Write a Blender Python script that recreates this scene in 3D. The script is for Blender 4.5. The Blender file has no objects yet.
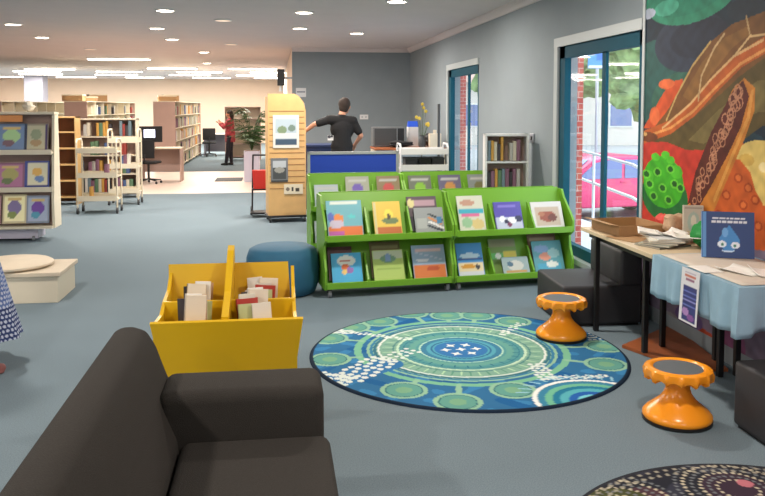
import bpy, bmesh, math, random
import numpy as np
from mathutils import Vector, Matrix, Euler
R = math.radians
C = bpy.context.scene.collection
rng = random.Random(7)

# ------------------------------------------------------------------ camera frame (used for placing things on the floor)
F, CY, PITCH, YAW, H = 800.0, 156.0, R(3.5), R(7.63), 1.65
def ray(px, py):
    x = (px-382.5)/F; y = -(py-CY)/F
    fy = math.cos(PITCH)+math.sin(PITCH)*y; uz = -math.sin(PITCH)+math.cos(PITCH)*y
    return (math.cos(YAW)*x+math.sin(YAW)*fy, -math.sin(YAW)*x+math.cos(YAW)*fy, uz)
def P(px, py, z=0.0):
    X, Y, Z = ray(px, py); t = (z-H)/Z; return Vector((X*t, Y*t, z))
def W(px, py, x=2.878):
    X, Y, Z = ray(px, py); t = x/X; return Vector((x, Y*t, H+Z*t))
def B(px, py, y):
    X, Y, Z = ray(px, py); t = y/Y; return Vector((X*t, y, H+Z*t))

# ------------------------------------------------------------------ materials
def lin(c):
    return tuple((v/255/12.92 if v/255 <= .04045 else ((v/255+.055)/1.055)**2.4) for v in c)
MATS = {}
def mat(name, rgb, rough=.55, metal=0.0, var=0.0, scale=40.0, bump=0.0, emit=0.0, spec=.5, ecol=None):
    if name in MATS: return MATS[name]
    m = bpy.data.materials.new(name); m.use_nodes = True
    nt = m.node_tree; b = nt.nodes['Principled BSDF']
    c = lin(rgb); b.inputs['Base Color'].default_value = (*c, 1)
    b.inputs['Roughness'].default_value = rough; b.inputs['Metallic'].default_value = metal
    b.inputs['Specular IOR Level'].default_value = spec
    if var or bump:
        tc = nt.nodes.new('ShaderNodeTexCoord'); n = nt.nodes.new('ShaderNodeTexNoise')
        n.inputs['Scale'].default_value = scale; n.inputs['Detail'].default_value = 4
        nt.links.new(tc.outputs['Object'], n.inputs['Vector'])
        if var:
            r = nt.nodes.new('ShaderNodeMapRange')
            r.inputs['From Min'].default_value = .3; r.inputs['From Max'].default_value = .7
            r.inputs['To Min'].default_value = 1-var; r.inputs['To Max'].default_value = 1+var
            nt.links.new(n.outputs['Fac'], r.inputs['Value'])
            mx = nt.nodes.new('ShaderNodeVectorMath'); mx.operation = 'SCALE'
            mx.inputs[0].default_value = c
            nt.links.new(r.outputs['Result'], mx.inputs['Scale'])
            nt.links.new(mx.outputs['Vector'], b.inputs['Base Color'])
        if bump:
            bp = nt.nodes.new('ShaderNodeBump'); bp.inputs['Strength'].default_value = bump; bp.inputs['Distance'].default_value = .01
            nt.links.new(n.outputs['Fac'], bp.inputs['Height']); nt.links.new(bp.outputs['Normal'], b.inputs['Normal'])
    if emit:
        b.inputs['Emission Color'].default_value = (*lin(ecol or rgb), 1); b.inputs['Emission Strength'].default_value = emit
    MATS[name] = m; return m
def attr_mat(name, rough=.45, spec=.5):
    if name in MATS: return MATS[name]
    m = bpy.data.materials.new(name); m.use_nodes = True; nt = m.node_tree; b = nt.nodes['Principled BSDF']
    a = nt.nodes.new('ShaderNodeAttribute'); a.attribute_name = 'Col'
    nt.links.new(a.outputs['Color'], b.inputs['Base Color']); b.inputs['Roughness'].default_value = rough
    b.inputs['Specular IOR Level'].default_value = spec
    MATS[name] = m; return m
def brick_mat():
    m = bpy.data.materials.new('red_brick'); m.use_nodes = True; nt = m.node_tree; b = nt.nodes['Principled BSDF']
    tc = nt.nodes.new('ShaderNodeTexCoord'); mp = nt.nodes.new('ShaderNodeMapping'); mp.inputs['Rotation'].default_value = (R(90), 0, R(0))
    br = nt.nodes.new('ShaderNodeTexBrick'); br.inputs['Scale'].default_value = 4
    br.inputs['Color1'].default_value = (*lin((196, 96, 84)), 1); br.inputs['Color2'].default_value = (*lin((172, 76, 70)), 1)
    br.inputs['Mortar'].default_value = (*lin((205, 180, 170)), 1); br.inputs['Mortar Size'].default_value = .015
    nt.links.new(tc.outputs['Object'], mp.inputs['Vector']); nt.links.new(mp.outputs['Vector'], br.inputs['Vector'])
    nt.links.new(br.outputs['Color'], b.inputs['Base Color']); b.inputs['Roughness'].default_value = .9
    return m
def carpet_mat():
    m = bpy.data.materials.new('grey_blue_carpet'); m.use_nodes = True; nt = m.node_tree; b = nt.nodes['Principled BSDF']
    tc = nt.nodes.new('ShaderNodeTexCoord')
    n1 = nt.nodes.new('ShaderNodeTexNoise'); n1.inputs['Scale'].default_value = 160; n1.inputs['Detail'].default_value = 3
    n2 = nt.nodes.new('ShaderNodeTexNoise'); n2.inputs['Scale'].default_value = 1.4; n2.inputs['Detail'].default_value = 3
    for n in (n1, n2): nt.links.new(tc.outputs['Object'], n.inputs['Vector'])
    r1 = nt.nodes.new('ShaderNodeValToRGB')
    r1.color_ramp.elements[0].position = .3; r1.color_ramp.elements[0].color = (*lin((101, 116, 126)), 1)
    r1.color_ramp.elements[1].position = .7; r1.color_ramp.elements[1].color = (*lin((120, 136, 144)), 1)
    nt.links.new(n1.outputs['Fac'], r1.inputs['Fac'])
    mr = nt.nodes.new('ShaderNodeMapRange'); mr.inputs['To Min'].default_value = .93; mr.inputs['To Max'].default_value = 1.07
    nt.links.new(n2.outputs['Fac'], mr.inputs['Value'])
    s = nt.nodes.new('ShaderNodeVectorMath'); s.operation = 'SCALE'
    nt.links.new(r1.outputs['Color'], s.inputs[0]); nt.links.new(mr.outputs['Result'], s.inputs['Scale'])
    nt.links.new(s.outputs['Vector'], b.inputs['Base Color']); b.inputs['Roughness'].default_value = .95; b.inputs['Specular IOR Level'].default_value = .15
    bp = nt.nodes.new('ShaderNodeBump'); bp.inputs['Strength'].default_value = .25; bp.inputs['Distance'].default_value = .003
    nt.links.new(n1.outputs['Fac'], bp.inputs['Height']); nt.links.new(bp.outputs['Normal'], b.inputs['Normal'])
    return m
def glass_mat():
    m = bpy.data.materials.new('clear_glass'); m.use_nodes = True; nt = m.node_tree
    nt.nodes.remove(nt.nodes['Principled BSDF']); out = nt.nodes['Material Output']
    t = nt.nodes.new('ShaderNodeBsdfTransparent'); t.inputs['Color'].default_value = (.93, .97, .98, 1)
    g = nt.nodes.new('ShaderNodeBsdfGlossy'); g.inputs['Roughness'].default_value = .03
    f = nt.nodes.new('ShaderNodeFresnel'); f.inputs['IOR'].default_value = 1.45
    mx = nt.nodes.new('ShaderNodeMixShader')
    ge = nt.nodes.new('ShaderNodeNewGeometry'); inv = nt.nodes.new('ShaderNodeMath'); inv.operation = 'SUBTRACT'; inv.inputs[0].default_value = 1
    mu = nt.nodes.new('ShaderNodeMath'); mu.operation = 'MULTIPLY'; nt.links.new(ge.outputs['Backfacing'], inv.inputs[1])
    nt.links.new(f.outputs['Fac'], mu.inputs[0]); nt.links.new(inv.outputs[0], mu.inputs[1]); nt.links.new(mu.outputs[0], mx.inputs['Fac']); nt.links.new(t.outputs['BSDF'], mx.inputs[1]); nt.links.new(g.outputs['BSDF'], mx.inputs[2])
    nt.links.new(mx.outputs['Shader'], out.inputs['Surface']); return m
GLASS = glass_mat(); BRICK = brick_mat(); CARPET = carpet_mat()
M = dict(
 wall=mat('grey_wall_paint', (134, 144, 150), .8, var=.03, scale=3), warm=mat('cream_wall_paint', (230, 208, 188), .85, var=.02, scale=2),
 ceil=mat('ceiling_paint', (214, 204, 204), .9, var=.02, scale=2), trim=mat('pale_trim', (176, 184, 186), .5),
 white=mat('white_enamel', (222, 222, 222), .35), cream=mat('cream_metal', (216, 206, 184), .45), teal=mat('teal_frame', (14, 74, 92), .7, spec=.2),
 green=mat('lime_green_board', (110, 166, 40), .42, var=.02, scale=5), black=mat('black_plastic', (22, 22, 24), .45), dgrey=mat('dark_grey_rubber', (60, 62, 64), .7),
 caster=mat('caster_grey', (120, 124, 128), .4), yellow=mat('yellow_board', (226, 180, 16), .4, var=.02, scale=5),
 sofa=mat('charcoal_brown_fabric', (56, 53, 50), .95, var=.12, scale=260, bump=.35, spec=.2), charcoal=mat('charcoal_vinyl', (48, 48, 52), .6, var=.08, scale=60),
 pouf=mat('teal_blue_vinyl', (36, 94, 124), .75, var=.04, scale=8), orange=mat('glossy_orange_plastic', (250, 156, 34), .25), disc=mat('grey_seat_pad', (92, 98, 102), .7, var=.06, scale=200),
 wood=mat('pale_birch', (206, 166, 110), .45, var=.07, scale=6), groove=mat('groove_dark_wood', (146, 108, 66), .7), brown=mat('brown_wood', (120, 72, 34), .6, var=.1, scale=8),
 tablewood=mat('light_laminate', (206, 188, 156), .4, var=.04, scale=5), ply=mat('orange_brown_ply', (150, 82, 42), .5, var=.12, scale=9),
 cloth=mat('pale_blue_cloth', (140, 174, 194), .85, var=.05, scale=14), paper=mat('white_paper', (230, 228, 222), .8), page=mat('page_edges', (226, 218, 200), .85, var=.06, scale=120),
 card=mat('brown_cardboard', (168, 132, 92), .8, var=.05, scale=20), blue=mat('blue_panel_fabric', (24, 62, 168), .75, var=.05, scale=80), navy=mat('navy_laminate', (26, 44, 84), .5),
 alu=mat('aluminium_edge', (170, 172, 180), .35, metal=.4), steel=mat('stainless_steel', (130, 132, 134), .35, metal=.7), tile=mat('beige_vinyl', (218, 198, 184), .45, var=.04, scale=3),
 skin=mat('skin', (196, 140, 112), .55), hair=mat('dark_hair', (44, 32, 26), .8, var=.1, scale=80), blackcloth=mat('black_cloth', (20, 20, 23), .85),
 leaf=mat('leaf_green', (58, 88, 42), .5, var=.2, scale=12), tree=mat('tree_foliage', (124, 148, 98), .8, var=.4, scale=3, bump=.6), bark=mat('bark', (96, 80, 66), .9, var=.15, scale=9),
 pink=mat('magenta_car_paint', (206, 60, 110), .25), tint=mat('car_glass', (120, 130, 170), .1), tyre=mat('tyre_rubber', (30, 30, 32), .8), asphalt=mat('asphalt', (160, 160, 162), .9, var=.08, scale=4),
 lilac=mat('lilac_grey_planter', (186, 182, 198), .5), red=mat('red_plastic', (206, 50, 40), .4), orangec=mat('orange_card', (226, 150, 90), .7), mauve=mat('mauve_board', (176, 150, 140), .7, var=.03, scale=4),
 colgrey=mat('column_paint', (140, 140, 154), .8), lamp=mat('lamp_diffuser', (255, 240, 220), .5, emit=16, ecol=(255, 238, 214)), tube=mat('tube_diffuser', (255, 250, 235), .5, emit=7, ecol=(255, 250, 236)),
 lampoff=mat('lamp_dim', (210, 190, 170), .5, emit=.6, ecol=(255, 220, 190)), screen_reflection=mat('painted_screen_reflection', (220, 225, 255), .3, emit=2.2, ecol=(225, 228, 255)),
 greenpaper=mat('green_paper', (40, 150, 70), .6), redcloth=mat('red_cloth', (196, 58, 44), .7), tan=mat('tan_cushion', (208, 194, 172), .7, var=.04, scale=10),
)
PAINT = attr_mat('printed_surface', .4); PAINTM = attr_mat('painted_matt', .95, .1); PAINTG = attr_mat('painted_gloss', .55, .2)

# ------------------------------------------------------------------ mesh building
class MB:
    def __init__(s): s.bm = bmesh.new()
    def _t(s, vs, M4):
        bmesh.ops.transform(s.bm, matrix=M4, verts=vs)
    def box(s, c, d, rot=None, bev=0.0, seg=2):
        r = bmesh.ops.create_cube(s.bm, size=1); vs = r['verts']
        bmesh.ops.scale(s.bm, vec=d, verts=vs)
        if bev:
            es = list({e for v in vs for e in v.link_edges})
            rr = bmesh.ops.bevel(s.bm, geom=es+vs, offset=bev, segments=seg, affect='EDGES', profile=.5)
            vs = list({v for v in rr['verts']} | {v for v in vs if v.is_valid})
            fs = {f for v in vs if v.is_valid for f in v.link_faces}; vs = list({v for f in fs for v in f.verts})
        s._t(vs, Matrix.Translation(c) @ (Euler(rot).to_matrix().to_4x4() if rot else Matrix()))
        return s
    def b2(s, lo, hi, bev=0.0, seg=2):
        lo, hi = Vector(lo), Vector(hi); return s.box((lo+hi)/2, [abs(v) for v in (hi-lo)], None, bev, seg)
    def cyl(s, p1, p2, r1, r2=None, n=16, cap=True):
        p1, p2 = Vector(p1), Vector(p2); d = p2-p1
        r = bmesh.ops.create_cone(s.bm, cap_ends=cap, segments=n, radius1=r1, radius2=r1 if r2 is None else r2, depth=d.length)
        s._t(r['verts'], Matrix.Translation((p1+p2)/2) @ d.to_track_quat('Z', 'Y').to_matrix().to_4x4()); return s
    def path(s, pts, r, n=8):
        for a, b in zip(pts[:-1], pts[1:]): s.cyl(a, b, r, n=n)
        for a in pts[1:-1]: s.ball(a, (r, r, r), 8)
        return s
    def ball(s, c, rad, n=12, rot=None):
        r = bmesh.ops.create_uvsphere(s.bm, u_segments=n, v_segments=max(6, n//2+2), radius=1)
        s._t(r['verts'], Matrix.Translation(c) @ (Euler(rot).to_matrix().to_4x4() if rot else Matrix()) @ Matrix.Diagonal((*rad, 1))); return s
    def lathe(s, prof, c=(0, 0, 0), n=40, wob=None):
        rings = []
        for i, (r, z) in enumerate(prof):
            if r < 1e-5: rings.append([s.bm.verts.new((c[0], c[1], c[2]+z))]*n); continue
            ring = []
            for k in range(n):
                a = 2*math.pi*k/n; rr = r+(wob(i, a) if wob else 0)
                ring.append(s.bm.verts.new((c[0]+rr*math.cos(a), c[1]+rr*math.sin(a), c[2]+z)))
            rings.append(ring)
        for a, b in zip(rings[:-1], rings[1:]):
            for k in range(n):
                q = [a[k], a[(k+1) % n], b[(k+1) % n], b[k]]; u = []
                for v in q:
                    if v not in u: u.append(v)
                if len(u) > 2:
                    try: s.bm.faces.new(u)
                    except ValueError: pass
        return s
    def prism(s, pts, ax, a0, a1):
        """polygon pts in the two axes other than ax, extruded from a0 to a1"""
        def mk(p, a):
            return {'x': (a, p[0], p[1]), 'y': (p[0], a, p[1]), 'z': (p[0], p[1], a)}[ax]
        v0 = [s.bm.verts.new(mk(p, a0)) for p in pts]; v1 = [s.bm.verts.new(mk(p, a1)) for p in pts]; n = len(pts)
        s.bm.faces.new(v0); s.bm.faces.new(v1[::-1])
        for i in range(n): s.bm.faces.new([v0[i], v1[i], v1[(i+1) % n], v0[(i+1) % n]])
        return s
    def quad(s, pts, t):
        """a slab through four corners with thickness t"""
        a, b, c, d = map(Vector, pts); n = (b-a).cross(d-a).normalized()*t
        v = [s.bm.verts.new(p) for p in (a, b, c, d)]+[s.bm.verts.new(p+n) for p in (a, b, c, d)]
        for f in ((0, 1, 2, 3), (7, 6, 5, 4), (0, 4, 5, 1), (1, 5, 6, 2), (2, 6, 7, 3), (3, 7, 4, 0)): s.bm.faces.new([v[i] for i in f])
        return s
    def build(s, name, m, parent=None, smooth=None, loc=None, rz=0):
        bmesh.ops.recalc_face_normals(s.bm, faces=s.bm.faces[:])
        me = bpy.data.meshes.new(name); s.bm.to_mesh(me); s.bm.free()
        if smooth is not None:
            me.polygons.foreach_set('use_smooth', [True]*len(me.polygons))
            me.set_sharp_from_angle(angle=R(smooth))
        me.materials.append(m)
        o = bpy.data.objects.new(name, me); C.objects.link(o)
        if parent: o.parent = parent
        if loc is not None: o.location = loc; o.rotation_euler.z = rz
        return o
def tag(o, label=None, cat=None, group=None, kind=None):
    for k, v in (('label', label), ('category', cat), ('group', group), ('kind', kind)):
        if v: o[k] = v
    return o
def thing(name, label, cat, loc=(0, 0, 0), rz=0, group=None, tilt=0):
    o = bpy.data.objects.new(name, None); C.objects.link(o); o.location = loc; o.rotation_euler = (tilt, 0, rz); o.empty_display_size = .1
    return tag(o, label, cat, group)
def copy_tree(o, parent=None):
    c = o.copy(); C.objects.link(c); c.parent = parent
    for ch in [x for x in bpy.data.objects if x.parent == o]: copy_tree(ch, c)
    return c
def struct(mb, name, m, smooth=None): return tag(mb.build(name, m, smooth=smooth), kind='structure')

# ------------------------------------------------------------------ painting flat pictures (real printed designs) into colour attributes
def inpoly(U, V, pts):
    ins = np.zeros(U.shape, bool); n = len(pts); j = n-1
    for i in range(n):
        xi, yi = pts[i]; xj, yj = pts[j]
        if yi != yj:
            ins ^= ((yi > V) != (yj > V)) & (U < (xj-xi)*(V-yi)/(yj-yi)+xi)
        j = i
    return ins
def segd(U, V, a, b):
    dx, dy = b[0]-a[0], b[1]-a[1]; L = dx*dx+dy*dy or 1e-9
    t = np.clip(((U-a[0])*dx+(V-a[1])*dy)/L, 0, 1)
    return np.hypot(U-a[0]-t*dx, V-a[1]-t*dy)
def paint(U, V, bg, shapes):
    col = np.zeros((U.size, 3)); col[:] = bg
    for s in shapes:
        k, c = s[0], s[-1]
        if k == 'e': m = ((U-s[1])/s[3])**2+((V-s[2])/s[4])**2 < 1
        elif k == 'r': m = (U > s[1]) & (U < s[3]) & (V > s[2]) & (V < s[4])
        elif k == 'p': m = inpoly(U, V, s[1])
        elif k == 'ring': m = np.abs(np.hypot(U-s[1], V-s[2])-s[3]) < s[4]/2
        elif k == 'l':
            m = np.zeros(U.shape, bool)
            for a, b in zip(s[1][:-1], s[1][1:]): m |= segd(U, V, a, b) < s[2]/2
        elif k == 'dots':
            m = np.zeros(U.shape, bool)
            for a in s[1]: m |= np.hypot(U-a[0], V-a[1]) < s[2]
        elif k == 'noise':   # blotches: scale, threshold
            n = np.sin(U*s[1]+1.3*np.sin(V*s[1]*.7))+np.sin(V*s[1]*1.1+1.7*np.sin(U*s[1]*.6)); m = n > s[2]
        col[m] = c
    x = col/255.0
    return np.where(x <= .04045, x/12.92, ((x+.055)/1.055)**2.4)
def colour_mesh(me, cols):
    at = me.color_attributes.new('Col', 'FLOAT_COLOR', 'POINT')
    a = np.ones((len(me.vertices), 4), np.float32); a[:, :3] = cols; at.data.foreach_set('color', a.ravel())
def picture(name, w, h, t, bg, shapes, side, m=None, parent=None, nx=26, ny=26):
    """a thin board, its front (facing -Y) printed; origin bottom centre of the front"""
    xs = np.linspace(-w/2, w/2, nx); zs = np.linspace(0, h, ny)
    vs = [(x, 0, z) for z in zs for x in xs]; fs = []
    for j in range(ny-1):
        for i in range(nx-1): a = j*nx+i; fs.append((a, a+1, a+nx+1, a+nx))
    k = len(vs); vs += [(x, y, z) for y in (0.0005, t) for z in (0, h) for x in (-w/2, w/2)]
    for f in ((0, 1, 5, 4), (1, 3, 7, 5), (3, 2, 6, 7), (2, 0, 4, 6), (4, 5, 7, 6)): fs.append(tuple(k+i for i in f))
    me = bpy.data.meshes.new(name); me.from_pydata(vs, [], fs); me.update()
    U = np.array([v[0]/w+.5 for v in vs[:k]]); V = np.array([v[2]/h for v in vs[:k]])
    cols = np.zeros((len(vs), 3)); cols[:k] = paint(U, V, bg, shapes); cols[k:] = lin(side); colour_mesh(me, cols)
    me.materials.append(m or PAINT); o = bpy.data.objects.new(name, me); C.objects.link(o)
    if parent: o.parent = parent
    return o

# ================================================================== THE SETTING
WX = 2.878; CEIL = 2.9; BY = 17.0; FARY = 37.0; LX = -13.0; NY = -3.5
struct(MB().b2((LX-.2, NY-.2, -.1), (WX+.2, 15.6, 0)), 'floor', CARPET)
struct(MB().b2((LX-.2, 20.9, -.1), (WX+.2, FARY+.2, 0)), 'floor_far', CARPET)
struct(MB().b2((LX-.2, 15.6, -.1), (WX+.2, 20.9, 0)), 'floor_vinyl_strip', M['tile'])
struct(MB().b2((LX-.2, NY-.2, CEIL), (WX+.2, FARY+.2, CEIL+.15)), 'ceiling', M['ceil'])
struct(MB().b2((LX-.2, FARY, 0), (.9, FARY+.2, CEIL)), 'wall_far', M['warm'])
struct(MB().b2((LX-.2, NY, 0), (LX, FARY, CEIL)), 'wall_left', M['warm'])
struct(MB().b2((.36, BY, 0), (WX, BY+.2, CEIL)), 'wall_back', M['wall'])
struct(MB().b2((.36, BY+.2, 0), (.56, FARY, CEIL)), 'wall_passage', M['warm'])
# right wall with two window openings
wb = MB()
w1 = (6.0, 7.9); w2 = (11.15, 13.15); Z0, Z1 = .2, 2.26
for y0, y1 in ((NY, w1[0]), (w1[1], w2[0]), (w2[1], BY+.2)): wb.b2((WX, y0, 0), (WX+.2, y1, CEIL))
for y0, y1 in (w1, w2): wb.b2((WX, y0, 0), (WX+.2, y1, Z0)); wb.b2((WX, y0, Z1), (WX+.2, y1, CEIL))
struct(wb, 'wall_right', M['wall'])
# unseen wall behind the camera, its openings sized to set the frontal daylight
fb = MB(); fb.b2((LX, NY-.2, 0), (WX, NY, .5)); fb.b2((LX, NY-.2, 2.5), (WX, NY, CEIL))
fb.b2((-3.2, NY-.2, .5), (WX, NY, 2.5)); fb.b2((LX, NY-.2, .5), (-8.5, NY, 2.5)); fb.b2((-6.0, NY-.2, .5), (-5.6, NY, 2.5))
struct(fb, 'wall_front', M['wall'])
def cornice(p0, p1, inward, name):
    d = (Vector(p1)-Vector(p0)); mb = MB(); L = d.length; i = Vector(inward)
    prof = [(0, 0), (.09, 0), (.085, -.02), (.05, -.05), (.025, -.085), (0, -.09)]
    v0 = [mb.bm.verts.new(Vector(p0)+i*a+Vector((0, 0, b))) for a, b in prof]; v1 = [mb.bm.verts.new(Vector(p1)+i*a+Vector((0, 0, b))) for a, b in prof]
    n = len(prof); mb.bm.faces.new(v0); mb.bm.faces.new(v1[::-1])
    for k in range(n): mb.bm.faces.new([v0[k], v1[k], v1[(k+1) % n], v0[(k+1) % n]])
    struct(mb, name, M['ceil'])
cornice((WX, NY, CEIL), (WX, BY, CEIL), (-1, 0, 0), 'trim_1')
cornice((.36, BY, CEIL), (WX, BY, CEIL), (0, -1, 0), 'trim_2')
struct(MB().b2((WX-.02, 6.45-.5, 0), (WX-.001, 5.99, CEIL)), 'trim_3', M['trim'])
struct(MB().b2((WX-.015, w1[1], 0), (WX-.001, w2[0]-.1, .1)), 'baseboard_right', M['trim'])
for n, (y0, y1, mull) in enumerate(((w1[0], w1[1], [6.84]), (w2[0], w2[1], [11.9])), 1):
    root = tag(bpy.data.objects.new('window_%d' % n, None), kind='structure'); C.objects.link(root); root.location = (WX, (y0+y1)/2, Z0)
    cy = (y0+y1)/2; T = .09
    f = MB(); X0, X1 = .008, .075
    f.b2((X0, y0-cy, 0), (X1, y0-cy+T, Z1-Z0)); f.b2((X0, y1-cy-T*1.6, 0), (X1, y1-cy, Z1-Z0)); f.b2((X0, y0-cy, Z1-Z0-.12), (X1, y1-cy, Z1-Z0)); f.b2((X0, y0-cy, 0), (X1, y1-cy, .1))
    for my in mull: f.b2((.03, my-cy-.04, .1), (.06, my-cy+.04, Z1-Z0-.12))
    f.build('window_frame', M['teal'], root)
    MB().b2((.042, y0-cy+T, .1), (.048, y1-cy-T, Z1-Z0-.12)).build('window_pane', GLASS, root)
    g = MB(); g.b2((-.02, y1-cy+.001, 0), (-.001, y1-cy+.10, Z1-Z0)); g.b2((-.022, y0-cy, Z1-Z0), (-.001, y1-cy+.10, Z1-Z0+.09)); g.b2((-.05, y0-cy, -.05), (.007, y1-cy+.10, -.001))
    g.build('window_casing', M['trim'], root)
# grey column in the far room
q = P(33, 74, CEIL); struct(MB().b2((q.x-.34, q.y, 0), (q.x+.34, q.y+.7, CEIL)), 'trim_4', M['colgrey'])

# ------------------------------------------------------------------ mural on the right wall
def wc(px, py): p = W(px, py); return (p.y, p.z)
def mural():
    y0, y1, z0, z1 = 2.2, 5.985, .12, CEIL-.09
    nx, nz = 520, 400
    ys = np.linspace(y1, y0, nx); zs = np.linspace(z0, z1, nz); x = WX-.012
    vs = [(x, y, z) for z in zs for y in ys]; fs = []
    for j in range(nz-1):
        for i in range(nx-1): a = j*nx+i; fs.append((a, a+1, a+nx+1, a+nx))
    k = len(vs); vs += [(xx, y, z) for xx in (x, WX-.001) for z in (z0, z1) for y in (y1, y0)]
    for f in ((0, 1, 5, 4), (1, 3, 7, 5), (3, 2, 6, 7), (2, 0, 4, 6)): fs.append(tuple(k+i for i in f))
    me = bpy.data.meshes.new('mural'); me.from_pydata(vs, [], fs); me.update()
    U = np.array([v[1] for v in vs[:k]]); V = np.array([v[2] for v in vs[:k]])
    pp = lambda *q: [wc(a, b) for a, b in q]
    def e(px, py, rx, ry, c):
        cy, cz = wc(px, py); a = abs(wc(px+rx, py)[0]-wc(px-rx, py)[0])/2; b = abs(wc(px, py+ry)[1]-wc(px, py-ry)[1])/2
        return ('e', cy, cz, a, b, c)
    S = []
    S += [('noise', 6, .9, (34, 62, 78)), ('noise', 9, 1.2, (26, 44, 62)), ('r', 0, 0, 9, wc(700, 140)[1], (206, 58, 44))]
    S += [e(657, 82, 34, 42, (40, 92, 88)), e(690, 100, 40, 30, (52, 104, 88)), e(690, 42, 36, 30, (48, 58, 78)), e(700, 38, 30, 20, (40, 48, 66)),
          e(690, -6, 46, 30, (52, 148, 116)), e(686, -8, 40, 24, (46, 138, 110)), e(668, 8, 12, 8, (80, 180, 150)), e(650, 14, 7, 5, (190, 200, 220)), e(757, 6, 30, 14, (36, 50, 64))]
    S += [('p', pp((645, 128), (654, 112), (662, 98), (672, 82), (684, 79), (688, 92), (676, 112), (660, 128)), (222, 88, 40))]
    S += [e(668, 84, 8, 5, (236, 112, 60)), e(656, 116, 5, 9, (236, 112, 60))]
    # yellow and orange coral
    S += [e(762, 176, 34, 36, (236, 206, 120)), e(748, 160, 8, 6, (220, 180, 90)), e(770, 168, 10, 6, (250, 230, 170))]
    S += [('p', pp((690, 420), (697, 230), (705, 190), (722, 168), (732, 158), (742, 160), (752, 172), (757, 190), (765, 205), (785, 212), (820, 260), (860, 420)), (214, 98, 40))]
    for x_, y_ in ((740, 178), (728, 195), (745, 205), (757, 200), (720, 215), (735, 228), (750, 188), (712, 232), (760, 226)):
        S += [e(x_, y_, 4.5, 5, (176, 70, 26)), e(x_, y_, 2.8, 3.2, (226, 116, 56))]
    # turtle body: belly, shell and bands
    S += [('p', pp((643, 134), (652, 131), (668, 127), (690, 116), (720, 84), (745, 62), (800, 40), (800, 122), (764, 126), (748, 138), (722, 148), (705, 150), (688, 150), (668, 142), (650, 142), (643, 141)), (96, 80, 42))]
    S += [('p', pp((690, 140), (720, 110), (760, 80), (800, 80), (800, 110), (760, 112), (725, 132), (705, 144)), (122, 106, 62))]
    S += [('p', pp((643, 132), (655, 128), (668, 112), (680, 92), (694, 66), (712, 42), (734, 24), (765, 12), (810, 6), (810, 48), (766, 58), (742, 76), (716, 100), (694, 118), (668, 130), (650, 137), (643, 138)), (126, 82, 40))]
    S += [('p', pp((684, 96), (704, 62), (726, 38), (750, 26), (752, 34), (734, 48), (712, 76), (696, 104)), (142, 98, 48))]
    S += [('l', pp((646, 137), (672, 127), (694, 110), (716, 86), (742, 60), (768, 44), (810, 36)), .10, (196, 96, 40)),
          ('l', pp((646, 137), (672, 128), (694, 112), (716, 89), (742, 64), (768, 49), (810, 42)), .02, (236, 160, 88)),
          ('l', pp((664, 128), (692, 104), (712, 80), (736, 56), (765, 40)), .018, (226, 178, 120)),
          ('l', pp((668, 120), (678, 96), (694, 66), (712, 42)), .018, (206, 170, 104)),
          ('l', pp((700, 100), (703, 76), (716, 48), (726, 34)), .018, (206, 170, 120)),
          ('l', pp((752, 36), (748, 16)), .015, (196, 160, 110)), ('l', pp((736, 56), (752, 36), (770, 34)), .015, (226, 186, 130))]
    # head tip and the front flipper with its net of scales
    S += [e(650, 137, 9, 5, (120, 64, 34)), e(646, 134, 2.5, 2, (240, 190, 120))]
    S += [('p', pp((734, 90), (746, 78), (757, 88), (756, 112), (746, 140), (728, 182), (716, 210), (706, 240), (690, 240), (690, 205), (700, 172), (716, 132)), (206, 128, 50)),
          ('p', pp((734, 92), (745, 80), (751, 96), (743, 126), (730, 154), (714, 184), (700, 208), (688, 210), (697, 172), (713, 132)), (92, 36, 28)),
          ('l', pp((754, 92), (750, 118), (734, 156), (716, 200)), .03, (228, 160, 76))]
    rr = random.Random(3)
    for i in range(42):
        t = i/41; cx = 742-46*t+rr.uniform(-5, 5); cy = 90+108*t+rr.uniform(-3, 3)
        y_, z_ = wc(cx, cy); S += [('ring', y_, z_, .036*(1-.35*t), .009, (196, 136, 104))]
    # green coral with dark cups
    S += [e(665, 196, 23, 26, (30, 112, 52)), e(664, 182, 20, 26, (66, 180, 34)), e(650, 176, 5, 6, (84, 200, 44)), e(678, 172, 6, 7, (84, 200, 44))]
    for x_, y_ in ((657, 157), (667, 155), (672, 160)): S += [e(x_, y_, 4.2, 4, (90, 206, 46))]
    for x_, y_ in ((659, 172), (672, 169), (651, 184), (664, 188), (676, 184), (655, 196), (670, 200), (682, 188), (648, 174)):
        S += [e(x_, y_, 4.2, 4.6, (110, 214, 60)), e(x_, y_, 2.6, 3, (28, 96, 28))]
    # lower part under the tables
    S += [('p', pp((640, 232), (640, 420), (900, 420), (900, 262), (760, 250), (690, 240)), (132, 118, 140)),
          e(705, 345, 22, 16, (190, 78, 50)), e(735, 345, 12, 22, (150, 90, 130)), e(672, 330, 14, 18, (150, 146, 150)), e(690, 318, 14, 10, (110, 90, 140))]
    cols = np.zeros((len(vs), 3)); base = paint(U, V, (26, 46, 62), S)
    brush = 1+.13*np.sin(U*9+2*np.sin(V*7))*np.sin(V*11+1.5*np.sin(U*6))+.09*np.sin(U*31+3*np.sin(V*23))+.06*np.sin(V*57+2*np.sin(U*41))
    cols[:k] = base*.74*brush[:, None]; cols[k:] = lin((180, 180, 180)); colour_mesh(me, cols)
    me.materials.append(PAINTG); o = bpy.data.objects.new('mural', me); C.objects.link(o)
    tag(o, 'large sea turtle and coral mural covering the right wall', 'mural')
mural()

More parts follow.
